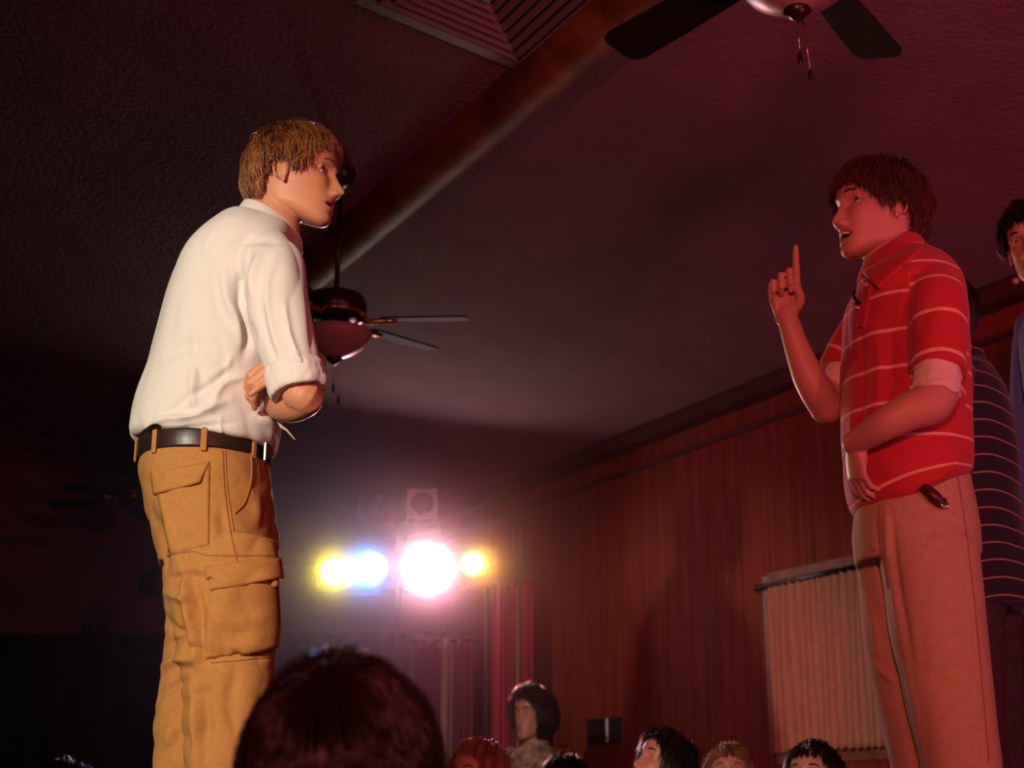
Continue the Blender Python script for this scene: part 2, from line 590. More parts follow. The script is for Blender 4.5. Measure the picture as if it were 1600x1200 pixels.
M_DRAPE = mat('black_drape', (.010, .012, .014), rough=.95)
YP = 9.75
mb = MB()
a, b = UP(-160, 992, YP), UP(744, 987, YP)
n = 260
top, bot = [], []
for i in range(n):
    s = i / (n - 1)
    p = a + (b - a) * s
    off = .035 * math.sin(s * 150) + .015 * math.sin(s * 61)
    top.append((p[0], YP + off, p[2] + .004 * math.sin(s * 40)))
    bot.append((p[0], YP + off * 1.4, 0.002))
vsf = top + bot + [(x, y + .02, z) for x, y, z in top] + [(x, y + .02, z) for x, y, z in bot]
fs = []
for i in range(n - 1):
    fs += [(i, i + 1, n + i + 1, n + i), (2 * n + i + 1, 2 * n + i, 3 * n + i, 3 * n + i + 1), (i + 1, i, 2 * n + i, 2 * n + i + 1), (n + i, n + i + 1, 3 * n + i + 1, 3 * n + i)]
fs += [(0, n, 3 * n, 2 * n), (n - 1, 3 * n - 1, 4 * n - 1, 2 * n - 1)]
o = mb.add(vsf, fs).obj('black_partition', M_DRAPE)
o['label'] = 'long black draped partition across the back of the hall'; o['category'] = 'partition'

# small dark box with a red spot sitting on top of the partition
p = UP(150, 986, YP)
root = thing('speaker_box', 'small dark box on top of the black partition at far left', 'box', tuple(p))
MB().box((p[0], YP, p[2] + .0), (.17, .10, .10), bev=.008).obj('case', mat('dark_plastic', (.012, .012, .013), rough=.5), root, False)
MB().lathe([(.001, 0), (.02, 0), (.022, .01), (.001, .01)], 20, (p[0] + .01, YP - .05, p[2] + .0), [[1, 0, 0], [0, 0, -1], [0, 1, 0]]).obj('dial', mat('red_dial', (.2, .03, .03), rough=.5), root)

# round dark fitting half hidden behind the khaki trousers
p = UP(239, 912, 8.8)
root = thing('wall_speaker', 'round dark speaker hanging beside the khaki trousers at left', 'speaker', tuple(p))
FY = [[1, 0, 0], [0, 0, 1], [0, -1, 0]]
MB().lathe([(.01, -.05), (.07, -.05), (.085, -.03), (.09, .0), (.08, .03), (.01, .03)], 32, tuple(p), FY).obj('shell', mat('dark_plastic', (.012, .012, .013)), root)
MB().ellip((p[0] - .075, p[1] - .05, p[2] - .02), (.008, .008, .008), 8, 6).obj('screw', mat('steel', (.7, .7, .7), rough=.2, metal=1), root)
MB().tube([(p[0], p[1] + .0, p[2] + .08), (p[0], p[1] + .0, ceil_z(2.6) - .02)], .008, 8).obj('hanger', M_FAN, root)

# window in the right wall with a cafe curtain
M_PANE = mat('night_glass', (.02, .02, .025), rough=.05)
mb = MB(); room_box(mb, W_RIGHT + .10, W_RIGHT + .11, CUR_T0 + .06, CUR_T1 - .06, CUR_Z0 + .06, CUR_Z1 - .06)
wn = struct(mb, 'window_1', M_PANE)
mb = MB()
for (t0, t1, z0, z1) in ((CUR_T0, CUR_T0 + .07, CUR_Z0 - .02, CUR_Z1 + .05), (CUR_T1 - .07, CUR_T1 + .05, CUR_Z0 - .02, CUR_Z1 + .05),
                         (CUR_T0, CUR_T1, CUR_Z0 - .07, CUR_Z0 + .06), (CUR_T0, CUR_T1, CUR_Z1 - .04, CUR_Z1 + .06)):
    room_box(mb, W_RIGHT - .018, W_RIGHT + .1, t0, t1, z0, z1)
mb.obj('window_frame', mat('frame_wood', (.26, .08, .05), rough=.5, noise_amt=.3, noise_scale=12), wn, False)

root = thing('window_curtain', 'pale pleated curtain on a dark rod over the right wall window', 'curtain', R(W_RIGHT - .06, (CUR_T0 + CUR_T1) / 2, CUR_Z1))
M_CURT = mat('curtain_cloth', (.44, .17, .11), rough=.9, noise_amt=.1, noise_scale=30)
nu, nv = 320, 24
V = []
for j in range(nv):
    zf = j / (nv - 1)
    z = CUR_Z1 + .015 - zf * (CUR_Z1 - CUR_Z0 + .03)
    for i in range(nu):
        s = i / (nu - 1)
        t = CUR_T1 - .03 - s * (CUR_T1 - CUR_T0)
        ph = s * 2 * math.pi * 19 + 1.3 * math.sin(s * 17) + .8 * math.sin(s * 7 + 3 * zf)
        am = .016 * (.35 + .65 * min(1, zf * 4)) * (1 + .4 * math.sin(s * 11))
        V.append(R(W_RIGHT - .055 + am * math.sin(ph) + .004 * math.sin(2.3 * ph + 5 * zf), t, z + .006 * math.sin(ph) * (zf > .98)))
F = [(j * nu + i, j * nu + i + 1, (j + 1) * nu + i + 1, (j + 1) * nu + i) for j in range(nv - 1) for i in range(nu - 1)]
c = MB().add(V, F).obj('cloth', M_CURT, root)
sm = c.modifiers.new('thick', 'SOLIDIFY'); sm.thickness = .003
MB().tube([R(W_RIGHT - .055, CUR_T1 + .06, CUR_Z1 - .01), R(W_RIGHT - .055, CUR_T0 - .05, CUR_Z1 - .01)], .016, 12).obj('rod', mat('rod_black', (.008, .008, .008), rough=.4), root)
for t in (CUR_T1 + .03, CUR_T0 - .02):
    MB().tube([R(W_RIGHT - .055, t, CUR_Z1 - .01), R(W_RIGHT + .0, t, CUR_Z1 - .01)], .009, 8).obj('bracket', mat('rod_black', (.008, .008, .008)), root)

# dark thermostat-like box with a bright line
t0, z0 = RW(929, 1165, W_RIGHT); t1, z1 = RW(972, 1120, W_RIGHT)
root = thing('wall_box', 'flat black box with a bright vertical line on the right wall', 'box', R(W_RIGHT, (t0 + t1) / 2, (z0 + z1) / 2))
room_box(MB(), W_RIGHT - .05, W_RIGHT, min(t0, t1), max(t0, t1), z0, z1).obj('case', mat('dark_plastic', (.012, .012, .013)), root, False)
tl, _ = RW(949, 1140, W_RIGHT - .05)
room_box(MB(), W_RIGHT - .056, W_RIGHT - .05, tl - .008, tl + .008, z0 + .01, z1 - .005).obj('chrome_edge', mat('bright_strip', (.8, .8, .75), rough=.3), root, False)

# red hangings with a pale stripe in the far right corner
def hanging(px0, px1, py0, Y, label, cols, name='red_banner'):
    a, b = UP(px0, py0, Y), UP(px1, py0, Y)
    n, k = 60, 14
    V, F, mi = [], [], []
    for j in range(k):
        for i in range(n):
            s = i / (n - 1)
            p = a + (b - a) * s
            V.append((p[0], Y + .03 * math.sin(s * 22 + j * .15) + .012 * math.sin(s * 57), p[2] - (p[2] - .9) * j / (k - 1)))
    for j in range(k - 1):
        for i in range(n - 1):
            F.append((j * n + i, j * n + i + 1, (j + 1) * n + i + 1, (j + 1) * n + i))
            s = i / (n - 1)
            mi.append(next(q for q, (e, _) in enumerate(cols) if s <= e))
    me = MB().add(V, F).mesh(name)
    for _, m in cols:
        me.materials.append(m)
    me.polygons.foreach_set('material_index', mi)
    root = thing(name, label, 'banner', (float((a[0] + b[0]) / 2), Y, float(a[2])))
    o = link('cloth', me, None, root)
    s_ = o.modifiers.new('thick', 'SOLIDIFY'); s_.thickness = .004
    MB().tube([a + [-.05, 0, 0], b + [.05, 0, 0]], .012, 8).obj('pole', M_DRAPE, root)
    MB().tube([(a[0] - .03, Y + .02, a[2]), (a[0] - .03, Y + .02, 0.0)], .012, 8).obj('stand', M_DRAPE, root)


M_RED = mat('red_cloth', (.34, .02, .035), rough=.85)
M_PALE = mat('pale_cloth', (.30, .15, .13), rough=.85)
M_DKRED = mat('dark_red_cloth', (.10, .015, .03), rough=.9)
hanging(768, 832, 912, 8.9, 'red hanging cloth with a pale stripe near the far right corner', [(.42, M_RED), (.5, M_DKRED), (.55, M_RED), (.66, M_PALE), (.74, M_DKRED), (1, M_RED)])
hanging(655, 740, 1000, 8.75, 'dark red hanging cloth with one pale strip below the white lamp', [(.42, M_DKRED), (.62, M_PALE), (1, M_DKRED)])

# ------------------------------------------------------------------ stage lights on a T-bar stand
M_CAN = mat('par_can_black', (.012, .012, .012), rough=.45)
M_CANI = mat('par_can_inside', (.12, .10, .09), rough=.5)
M_GEL = mat('gel_frame_metal', (.95, .85, .55), rough=.5)
YL = 9.0
STX = UP(620, 840, YL)
stand = thing('light_stand', 'tall black T-bar stand carrying the stage lamps', 'stand', (float(STX[0]), YL + .28, 0))
zlow = UP(620, 915, YL)[2]
zhi = UP(620, 815, YL)[2]
ztop = zhi
pole_y = YL + .28
MB().tube([(STX[0], pole_y, 0.03), (STX[0], pole_y, ztop + .02)], .02, 14).obj('pole', M_CAN, stand)
x0, x1 = UP(490, 900, YL)[0], UP(760, 900, YL)[0]
MB().tube([(x0, pole_y, zlow), (x1, pole_y, zlow)], .017, 12).obj('crossbar', M_CAN, stand)
MB().tube([(UP(560, 800, YL)[0], pole_y, zhi), (UP(685, 800, YL)[0], pole_y, zhi)], .017, 12).obj('crossbar', M_CAN, stand)
for k in range(3):
    a = math.radians(90 + 120 * k)
    MB().tube([(STX[0], pole_y, .75), (STX[0] + .42 * math.cos(a), pole_y + .42 * math.sin(a), .012)], .012, 8).obj('leg', M_CAN, stand)


def lens_mat(name, col, estr, p, r):
    """glowing lens: white hot middle, the colour of the gel towards the rim"""
    m, N, L, P = new_mat(name)
    P.inputs['Base Color'].default_value = (.5, .5, .5, 1)
    ge = N.new('ShaderNodeNewGeometry')
    ds = N.new('ShaderNodeVectorMath'); ds.operation = 'DISTANCE'
    ds.inputs[1].default_value = tuple(p)
    L.new(ge.outputs['Position'], ds.inputs[0])
    rp = N.new('ShaderNodeMapRange'); rp.interpolation_type = 'SMOOTHSTEP'
    rp.inputs['From Min'].default_value = r * .50; rp.inputs['From Max'].default_value = r * 1.0
    rp.inputs['To Min'].default_value = estr; rp.inputs['To Max'].default_value = 1.1
    L.new(ds.outputs['Value'], rp.inputs['Value'])
    P.inputs['Emission Color'].default_value = (*col, 1)
    L.new(rp.outputs[0], P.inputs['Emission Strength'])
    return m


def par(px, py, label, lens_col=None, estr=0, light=None, frame=None, r=.075, pivot_z=None, yaw=0.0, Y=YL, group=None):
    p = UP(px, py, Y)
    root = thing('stage_lamp', label, 'stage lamp', tuple(p), group='stage lamps on the stand')
    tgt = np.array([0.3 * math.sin(yaw), -1.0, -.13 - .0]); tgt /= np.linalg.norm(tgt)
    ex = np.cross(tgt, [0, 0, 1.0]); ex /= np.linalg.norm(ex)
    ey = np.cross(ex, tgt)
    FRM = np.array([ex, ey, tgt]).T
    body = [(.02, -.26), (r * .75, -.25), (r * .85, -.18), (r, -.10), (r, .0), (r * .93, .0), (r * .90, -.07), (.01, -.075)]
    can = MB().lathe(body, 36, tuple(p), FRM).obj('can', M_CAN, root)
    if lens_col:
        m = lens_mat('lens_' + label.split()[0], lens_col, estr, p, r)
    else:
        m = mat('lens_dark', (.09, .06, .055), rough=.12)
    MB().lathe([(.005, -.028), (r * .5, -.022), (r * .92, -.034), (r * .92, -.044), (.005, -.044)][::-1], 36, tuple(p), FRM).obj('lens', m, root)
    if frame:
        s = frame / 2
        mb = MB()
        seg = 48
        sq = []
        ci = []
        for k in range(seg):
            a = 2 * math.pi * k / seg
            cx, sy = math.cos(a), math.sin(a)
            q = s / max(abs(cx), abs(sy))
            sq.append((q * cx, q * sy)); ci.append((r * .93 * cx, r * .93 * sy))
        V = []
        for zz in (.004, .010):
            V += [p + FRM @ np.array([a_, b_, zz]) for a_, b_ in sq] + [p + FRM @ np.array([a_, b_, zz]) for a_, b_ in ci]
        F = []
        for k in range(seg):
            k2 = (k + 1) % seg
            F += [(k, k2, seg + k2, seg + k), (2 * seg + k, 3 * seg + k, 3 * seg + k2, 2 * seg + k2),
                  (k, 2 * seg + k, 2 * seg + k2, k2), (seg + k, seg + k2, 3 * seg + k2, 3 * seg + k)]
        mb.add(V, F).obj('gel_frame', M_GEL if frame > .17 else M_CANI, root, False)
    # yoke bracket to the bar
    q = p - tgt * .12
    zb = zhi if pivot_z is None else pivot_z
    mb = MB()
    mb.tube([q + ex * (r + .004), q + ex * (r + .02) + [0, .1, (zb - q[2]) * .7], [q[0], pole_y, zb], q - ex * (r + .02) + [0, .1, (zb - q[2]) * .7], q - ex * (r + .004)], .006, 8)
    mb.obj('yoke', M_CAN, root)
    if light:
        col, en, spot, target = light
        lo = p + tgt * .02
        lamp('stage_lamp_beam', 'SPOT', tuple(lo), target, en, col, .05, spot * 1.15, 1.0)
    return root


par(660, 787, 'unlit stage lamp with a bright square gel frame above the white lamp', frame=.185, r=.076)
par(580, 794, 'unlit dark stage lamp above the blue lamp', frame=.16, r=.076)
par(520, 893, 'yellow glowing stage lamp at the left end of the bar', (.95, 1.0, .03), 40, ((1.0, .95, .05), 80, 46, (-.3, 3, 1.6)), r=.105, pivot_z=zlow)
par(580, 887, 'blue glowing stage lamp second from the left on the bar', (.16, .50, 1.0), 14, ((.06, .30, 1.0), 250, 46, (-.9, 2, 1.2)), r=.11, pivot_z=zlow)
par(668, 888, 'white brightest stage lamp on the bar', (1.0, .8, .92), 60, ((1.0, .20, .28), 330, 50, (.3, 2, 1.0)), r=.178, pivot_z=zlow)  # can and lens oversized so the disc takes in the lamp's bloom
par(738, 880, 'amber small glowing stage lamp at the right end of the bar', (1.0, .72, .05), 40, ((1.0, .55, .08), 70, 46, (1.2, 3, 1.5)), r=.085, pivot_z=zlow)


# scattering volume added round the lamp bar to imitate lens bloom
def halo():
    c = UP(625, 885, YL - .12)
    m, N, L, P = new_mat('lamp_bloom')
    N.remove(P)
    ge = N.new('ShaderNodeNewGeometry')
    ms = N.new('ShaderNodeVectorMath'); ms.operation = 'SUBTRACT'; ms.inputs[1].default_value = tuple(c)
    L.new(ge.outputs['Position'], ms.inputs[0])
    sc_ = N.new('ShaderNodeVectorMath'); sc_.operation = 'MULTIPLY'; sc_.inputs[1].default_value = (1 / 1.5, 1 / .55, 1 / .78)
    L.new(ms.outputs[0], sc_.inputs[0])
    ln = N.new('ShaderNodeVectorMath'); ln.operation = 'LENGTH'
    L.new(sc_.outputs[0], ln.inputs[0])
    mr = N.new('ShaderNodeMapRange'); mr.interpolation_type = 'SMOOTHSTEP'
    mr.inputs['From Min'].default_value = 0; mr.inputs['From Max'].default_value = 1
    mr.inputs['To Min'].default_value = .50; mr.inputs['To Max'].default_value = 0
    L.new(ln.outputs['Value'], mr.inputs['Value'])
    v = N.new('ShaderNodeVolumeScatter')
    v.inputs['Color'].default_value = (1, .80, .85, 1)
    v.inputs['Anisotropy'].default_value = .55
    L.new(mr.outputs[0], v.inputs['Density'])
    L.new(v.outputs[0], N['Material Output'].inputs['Volume'])
    o = MB().ellip(tuple(c), (1.5, .55, .78), 32, 20).obj('lamp_bloom', m)
    o['kind'] = 'stuff'; o['label'] = 'scattering volume added around the lit stage lamps for their bloom'; o['category'] = 'halo'


halo()

# ------------------------------------------------------------------ figure tools
from mathutils.bvhtree import BVHTree
RNG = np.random.RandomState(7)


def cr(P, n):
    """Catmull-Rom resample of an array of control rows to n rows"""
    P = np.asarray(P, float)
    Q = np.vstack([2 * P[0] - P[1], P, 2 * P[-1] - P[-2]])
    out = []
    m = len(P) - 1
    for u in np.linspace(0, m, n):
        i = min(int(u), m - 1)
        f = u - i
        a, b, c, d = Q[i], Q[i + 1], Q[i + 2], Q[i + 3]
        out.append(.5 * ((2 * b) + (-a + c) * f + (2 * a - 5 * b + 4 * c - d) * f * f + (-a + 3 * b - 3 * c + d) * f ** 3))
    return np.array(out)


def sections(mb, rows, n=40, seg=40, ex=2.3, cap=True):
    """rows: (xl, yl, xr, yr, Y, depth_half) in photo pixels measured on the plane at distance Y"""
    rows = cr(rows, n)
    out = []
    a = np.linspace(0, 2 * np.pi, seg, endpoint=False)
    ca, sa = np.cos(a), np.sin(a)
    e = 2 / ex
    ca = np.sign(ca) * np.abs(ca) ** e
    sa = np.sign(sa) * np.abs(sa) ** e
    for xl, yl, xr, yr, Y, b in rows:
        Lp, Rp = UP(xl, yl, Y), UP(xr, yr, Y)
        c = (Lp + Rp) / 2
        A = (Rp - Lp) / 2
        out.append(c + ca[:, None] * A + sa[:, None] * np.array([0, -b, 0]))
    return mb.rings(np.array(out), cap)


def limb(mb, pts, n=40, seg=20, end=True):
    """pts: (px, py, Y, r)"""
    P = np.array([[*UP(a, b, Y), r] for a, b, Y, r in pts])
    P = cr(P, n)
    mb.tube(P[:, :3], P[:, 3], seg)
    mb.ellip(P[0, :3], (P[0, 3],) * 3, 14, 10)
    if end:
        mb.ellip(P[-1, :3], (P[-1, 3],) * 3, 14, 10)
    return mb


def fuse(mb, voxel, smooth=4, factor=.5):
    me = mb.mesh('tmp')
    fix_normals_island(me)
    o = bpy.data.objects.new('tmp', me)
    COL.objects.link(o)
    m = o.modifiers.new('r', 'REMESH'); m.mode = 'VOXEL'; m.voxel_size = voxel; m.use_smooth_shade = True
    if smooth:
        s = o.modifiers.new('s', 'SMOOTH'); s.iterations = smooth; s.factor = factor
    dg = bpy.context.evaluated_depsgraph_get()
    dg.update()
    out = bpy.data.meshes.new_from_object(o.evaluated_get(dg))
    bpy.data.objects.remove(o)
    bpy.data.meshes.remove(me)
    out.polygons.foreach_set('use_smooth', [True] * len(out.polygons))
    return out


def fix_normals_island(me):
    fix_normals(me)


def get_co(me):
    a = np.empty(len(me.vertices) * 3); me.vertices.foreach_get('co', a); return a.reshape(-1, 3)


def get_no(me):
    a = np.empty(len(me.vertices) * 3); me.vertex_normals.foreach_get('vector', a); return a.reshape(-1, 3)


def set_co(me, co):
    me.vertices.foreach_set('co', co.reshape(-1)); me.update()


def to_px(co):
    d = co - np.array([0, 0, EYE])
    f = d[:, 1] * CP + d[:, 2] * SP
    u = -d[:, 1] * SP + d[:, 2] * CP
    return 800 + FPX * d[:, 0] / f, 600 - FPX * u / f


def fold(me, folds, side=-1):
    """folds: (list of photo points, width px, height m): cloth folds running over the side that faces the audience"""
    co, no = get_co(me), get_no(me)
    px, py = to_px(co)
    disp = np.zeros(len(co))
    for pts, wd, h in folds:
        pts = cr(pts, max(len(pts) * 5, 6)) if len(pts) > 2 else np.linspace(pts[0], pts[1], 8)
        best = np.full(len(co), 1e9); par_ = np.zeros(len(co))
        for i in range(len(pts) - 1):
            a, b = pts[i], pts[i + 1]
            ab = b - a
            L2 = ab @ ab + 1e-9
            t = np.clip(((px - a[0]) * ab[0] + (py - a[1]) * ab[1]) / L2, 0, 1)
            d = np.hypot(px - a[0] - t * ab[0], py - a[1] - t * ab[1])
            m = d < best
            best[m] = d[m]; par_[m] = (i + t[m]) / (len(pts) - 1)
        prof = np.exp(-(best / wd) ** 2) * np.clip(np.sin(np.pi * np.clip(par_, .03, .97)), 0, 1) ** .6
        disp += h * prof
    w = np.clip(-no[:, 1] * 1.6 + .3, 0, 1)
    set_co(me, co + no * (disp * w)[:, None])


def crumple(me, amp, scale, seed=0, stretch=(1, 1, 1)):
    co, no = get_co(me), get_no(me)
    q = co * np.array(stretch) * scale + seed * 7.3
    d = np.array([noise.noise(Vector(p)) for p in q.tolist()])
    # sharpen into creases
    d = np.abs(d) * 2 - .5
    set_co(me, co + no * (d * amp)[:, None])


def bvh_of(me):
    return BVHTree.FromPolygons([tuple(v.co) for v in me.vertices], [tuple(p.vertices) for p in me.polygons])


def hit(bvh, px, py, miss=None):
    rx, ry = (px - 800) / FPX, (600 - py) / FPX
    d = Vector((rx, CP - ry * SP, SP + ry * CP)).normalized()
    loc, nor, _, _ = bvh.ray_cast(Vector((0, 0, EYE)), d)
    if loc is None:
        return miss
    if nor.dot(d) > 0:
        nor = -nor
    return np.array(loc), np.array(nor)


def patch(bvh, quad, off=.004, nu=14, nv=10, edge=None):
    """cloth patch sewn on a surface; quad = four photo corners tl, tr, br, bl"""
    tl, tr, br, bl = [np.array(q, float) for q in quad]
    A, B = [], []
    last = None
    for j in range(nv):
        for i in range(nu):
            s, t = i / (nu - 1), j / (nv - 1)
            q = (tl * (1 - s) + tr * s) * (1 - t) + (bl * (1 - s) + br * s) * t
            h = hit(bvh, q[0], q[1], last)
            if h is None:
                h = (UP(q[0], q[1], 3.0), np.array([0, -1., 0]))
            last = h
            e = 1.0
            if edge is not None:
                e = edge(s, t)
            A.append(h[0] + h[1] * off * e); B.append(h[0] - h[1] * .003)
    n = nu * nv
    F = []
    for j in range(nv - 1):
        for i in range(nu - 1):
            q = (j * nu + i, j * nu + i + 1, (j + 1) * nu + i + 1, (j + 1) * nu + i)
            F += [q, tuple(k + n for k in q[::-1])]
    rim = [i for i in range(nu)] + [j * nu + nu - 1 for j in range(1, nv)] + [(nv - 1) * nu + i for i in range(nu - 2, -1, -1)] + [j * nu for j in range(nv - 2, 0, -1)]
    for k in range(len(rim)):
        a, b = rim[k], rim[(k + 1) % len(rim)]
        F.append((b, a, a + n, b + n))
    return MB().add(A + B, F)


def seam(bvh, pts, r=.0012, off=.001, n=24):
    pts = cr(pts, n) if len(pts) > 2 else np.linspace(pts[0], pts[1], n)
    P = []
    for q in pts:
        h = hit(bvh, q[0], q[1])
        if h is not None:
            P.append(h[0] + h[1] * off)
    return MB().tube(P, r, 6)


# ---- head
ZP = np.array([-.116, -.112, -.104, -.094, -.083, -.075, -.069, -.063, -.056, -.046, -.03, -.01, .012, .026, .045, .065, .085, .103, .118, .128, .134])
XF = np.array([.050, .072, .088, .0935, .0905, .0975, .0995, .0965, .1010, .0950, .0945, .0940, .0945, .1030, .1050, .1030, .0960, .0830, .062, .040, .006])
XB = np.array([.030, .012, -.004, -.018, -.030, -.040, -.05, -.056, -.062, -.070, -.080, -.089, -.0955, -.097, -.0975, -.095, -.088, -.076, -.057, -.036, -.010])
WH = np.array([.012, .026, .037, .046, .053, .057, .0595, .0615, .063, .0655, .068, .0705, .0735, .0745, .0755, .0755, .072, .064, .050, .032, .010])


def head_surface(th, z, prm):
    xs = np.interp(z, [-.116, -.112, -.104, -.094, -.06, -.03, .012, .026, .045, .065, .085, .103, .118, .128, .134],
                   [.050, .070, .084, .0895, .0930, .0945, .0955, .1015, .1040, .1030, .0960, .0830, .062, .040, .006])
    xdet = np.interp(z, ZP, XF) - xs
    xf, xb, wd = xs, np.interp(z, ZP, XB), np.interp(z, ZP, WH) * prm.get('wide', 1)
    wj = np.clip((-.025 - z) / .06, 0, 1)
    wj = wj * wj * (3 - 2 * wj)
    xm = wj * (.35 * xf + .65 * xb)
    c, s = np.cos(th), np.sin(th)
    ex = 2.25
    cc = np.sign(c) * np.abs(c) ** (2 / ex)
    ss = np.sign(s) * np.abs(s) ** (2 / ex)
    x = xm + np.where(c > 0, (xf - xm), (xm - xb)) * cc
    y = wd * ss
    front = c > 0
    x = x + front * xdet * np.exp(-(np.abs(y) / .027) ** 2.5)
    # nose
    nz = np.interp(z, [-.050, -.046, -.041, -.034, -.027, -.015, 0, .014, .026, .034], [0, .007, .018, .0285, .0275, .0210, .0145, .0085, .0038, 0]) * prm.get('nose', 1)
    sg = np.interp(z, [-.045, -.036, -.026, -.01, .02], [.0135, .0122, .0102, .0085, .0080])
    x = x + front * nz * np.exp(-(y / sg) ** 2)
    # nostril wings
    x = x + front * .010 * np.exp(-((np.abs(y) - .0135) / .0055) ** 2 - ((z + .037) / .007) ** 2)
    # eye sockets
    x = x - front * .0135 * np.exp(-((np.abs(y) - .0315) / .018) ** 2 - ((z - .015) / .0125) ** 2)
    x = x - front * .004 * np.exp(-((np.abs(y) - .014) / .008) ** 2 - ((z - .012) / .010) ** 2)
    # cheeks and brows
    x = x + front * .004 * np.exp(-((np.abs(y) - .043) / .017) ** 2 - ((z + .014) / .016) ** 2)
    x = x + front * .0035 * np.exp(-((np.abs(y) - .028) / .018) ** 2 - ((z - .033) / .006) ** 2)
    y = y - np.sign(y) * .0035 * np.exp(-((z + .045) / .03) ** 2 - ((x - .05) / .04) ** 2) * prm.get('hollow', 1)
    mo = prm.get('mouth', .0)
    mz = -.0635
    x = x - front * (.004 + mo) * np.exp(-(y / .022) ** 4 - ((z - mz) / (.0025 + mo * .32)) ** 2)
    return x, y, z * np.ones_like(x)


def head_frame(O, yaw, pitch, roll=0, s=1.0):
    """yaw: 0 faces +X, positive turns towards +Y; columns are forward, left, up"""
    M = Matrix.Rotation(yaw, 3, 'Z') @ Matrix.Rotation(-pitch, 3, 'Y') @ Matrix.Rotation(roll, 3, 'X')
    return np.array(O, float), np.array(M) * s


def head_geo(mb, O, F, prm):
    seg = 120
    zs = np.concatenate([np.linspace(-.116, -.03, 50), np.linspace(-.0285, .134, 56)])
    th = np.linspace(0, 2 * np.pi, seg, endpoint=False)
    rings = []
    for z in zs:
        x, y, zz = head_surface(th, np.full(seg, z), prm)
        # the underside of the jaw rises towards the ear
        if z < -.05:
            zz = zz + np.clip((.075 - x) / .09, 0, 1) * (-.05 - z) ** 2 * 9.5
        rings.append(np.stack([x, y, zz], 1) @ F.T + O)
    mb.rings(np.array(rings))
    # ears
    for sd in (-1, 1):
        def L_(p):
            return (np.array(p) * [1, sd, 1]) @ F.T + O
        rotm = F @ np.array(Matrix.Rotation(sd * .38, 3, 'Z'))
        k = np.linalg.norm(F[:, 0])
        mb.ellip(L_((-.002, .0765, .006)), (.0165, .0062, .0275), 16, 12, rotm)
        rim = []
        for a in np.linspace(-1.9, 2.6, 16):
            rim.append(L_((-.012 - .0165 * np.sin(a * .9 + .6) * 1.0, .084 + .007 * np.sin(a * .9 + .6), .006 + .029 * np.cos(a * .9 + .6) * -1)))
        rim = []
        for a in np.linspace(math.radians(-60), math.radians(250), 18):
            lx, lz = .0155 * math.cos(a), .029 * math.sin(a)
            rim.append(L_((-.002 + lx * -1.0, .0812 + .004 * math.cos(a), .007 + lz)))
        mb.tube(rim, .0034 * k, 8)
        mb.ellip(L_((.004, .080, -.022)), np.array((.007, .004, .009)) * 1.0, 10, 8, rotm)
    # lids
    for sd in (-1, 1):
        for up_, hh in ((1, .0078), (-1, .0062)):
            P = []
            for u in np.linspace(-1.1, 1.1, 12):
                zc = .0155 + up_ * hh * (1 - u * u) * prm.get('lid', 1) - .0008 * u
                yc = .0315 + .0165 * u
                xx = .0708 + math.sqrt(max(.0136 ** 2 - (.0145 * u * .70) ** 2 - (zc - .0155) ** 2, 1e-6))
                P.append(np.array((xx, sd * yc, zc)) @ F.T + O)
            mb.tube(P, np.array([.0016, .0022, .0025, .0026, .0026, .0026, .0026, .0026, .0026, .0025, .0022, .0016]) * (1 if up_ > 0 else .85), 8)


def head_parts(root, O, F, prm, hair_col, who):
    eye_w = mat('eye_white', (.45, .40, .38), rough=.15)
    bc = np.array(hair_col['base_col'])
    hair_col = mat('brow_' + hair_col.name, tuple(bc * .55), rough=.8)
    er = prm.get('eye_r', .0128)
    iris = mat('iris_dark', (.03, .025, .02), rough=.1)
    for sd in (-1, 1):
        c = np.array((.0708, sd * .031, .0155)) @ F.T + O
        e = MB().ellip(c, (er, er, er), 20, 14, F).obj('eye', eye_w, root)
        look = prm.get('look', (1, 0, 0))
        dvec = np.array(look, float); dvec /= np.linalg.norm(dvec)
        ci = c + (dvec * .0070) @ F.T
        MB().ellip(ci, (.0070, .0070, .0070), 14, 10, F).obj('iris', iris, e)
        P = []
        for u in np.linspace(0, 1, 8):
            P.append(np.array((.1005 - .016 * u * u, sd * (.016 + .031 * u), .0335 + .006 * math.sin(u * 2.6) - .003 * u)) @ F.T + O)
        MB().tube(P, [.0022, .0034, .0038, .0038, .0036, .0030, .0022, .0012], 8).obj('eyebrow', hair_col, root)


def skin_colors(me, O, F, prm, tone):
    """lips, mouth hollow, ears and cheeks tinted on the skin"""
    co = get_co(me)
    Lc = (co - O) @ np.linalg.inv(F).T
    x, y, z = Lc.T
    base = np.tile(np.array(tone), (len(co), 1))
    head = (np.abs(z) < .15) & (np.abs(x) < .16) & (np.abs(y) < .11)
    mz = -.0635
    mo = prm.get('mouth', 0)
    lip = head * np.exp(-(np.abs(y) / .024) ** 4) * np.exp(-((z - mz) / (.010 + mo * .3)) ** 4) * (x > .07)
    base = base * (1 - lip[:, None]) + lip[:, None] * np.array(tone) * [.92, .50, .50]
    cheek = head * np.exp(-((np.abs(y) - .042) / .02) ** 2 - ((z + .02) / .02) ** 2) * (x > .03)
    base = base * (1 - .35 * cheek[:, None]) + .35 * cheek[:, None] * np.array(tone) * [1, .75, .7]
    if mo:
        ins = head * np.exp(-(np.abs(y) / .021) ** 4) * np.exp(-((z - mz) / (.0015 + mo * .42)) ** 4) * (x > .05) * (x < .098)
        base = base * (1 - ins[:, None]) + ins[:, None] * np.array([.05, .01, .01])
    at = me.color_attributes.new('skin', 'FLOAT_COLOR', 'POINT')
    at.data.foreach_set('color', np.hstack([base, np.ones((len(co), 1))]).reshape(-1))


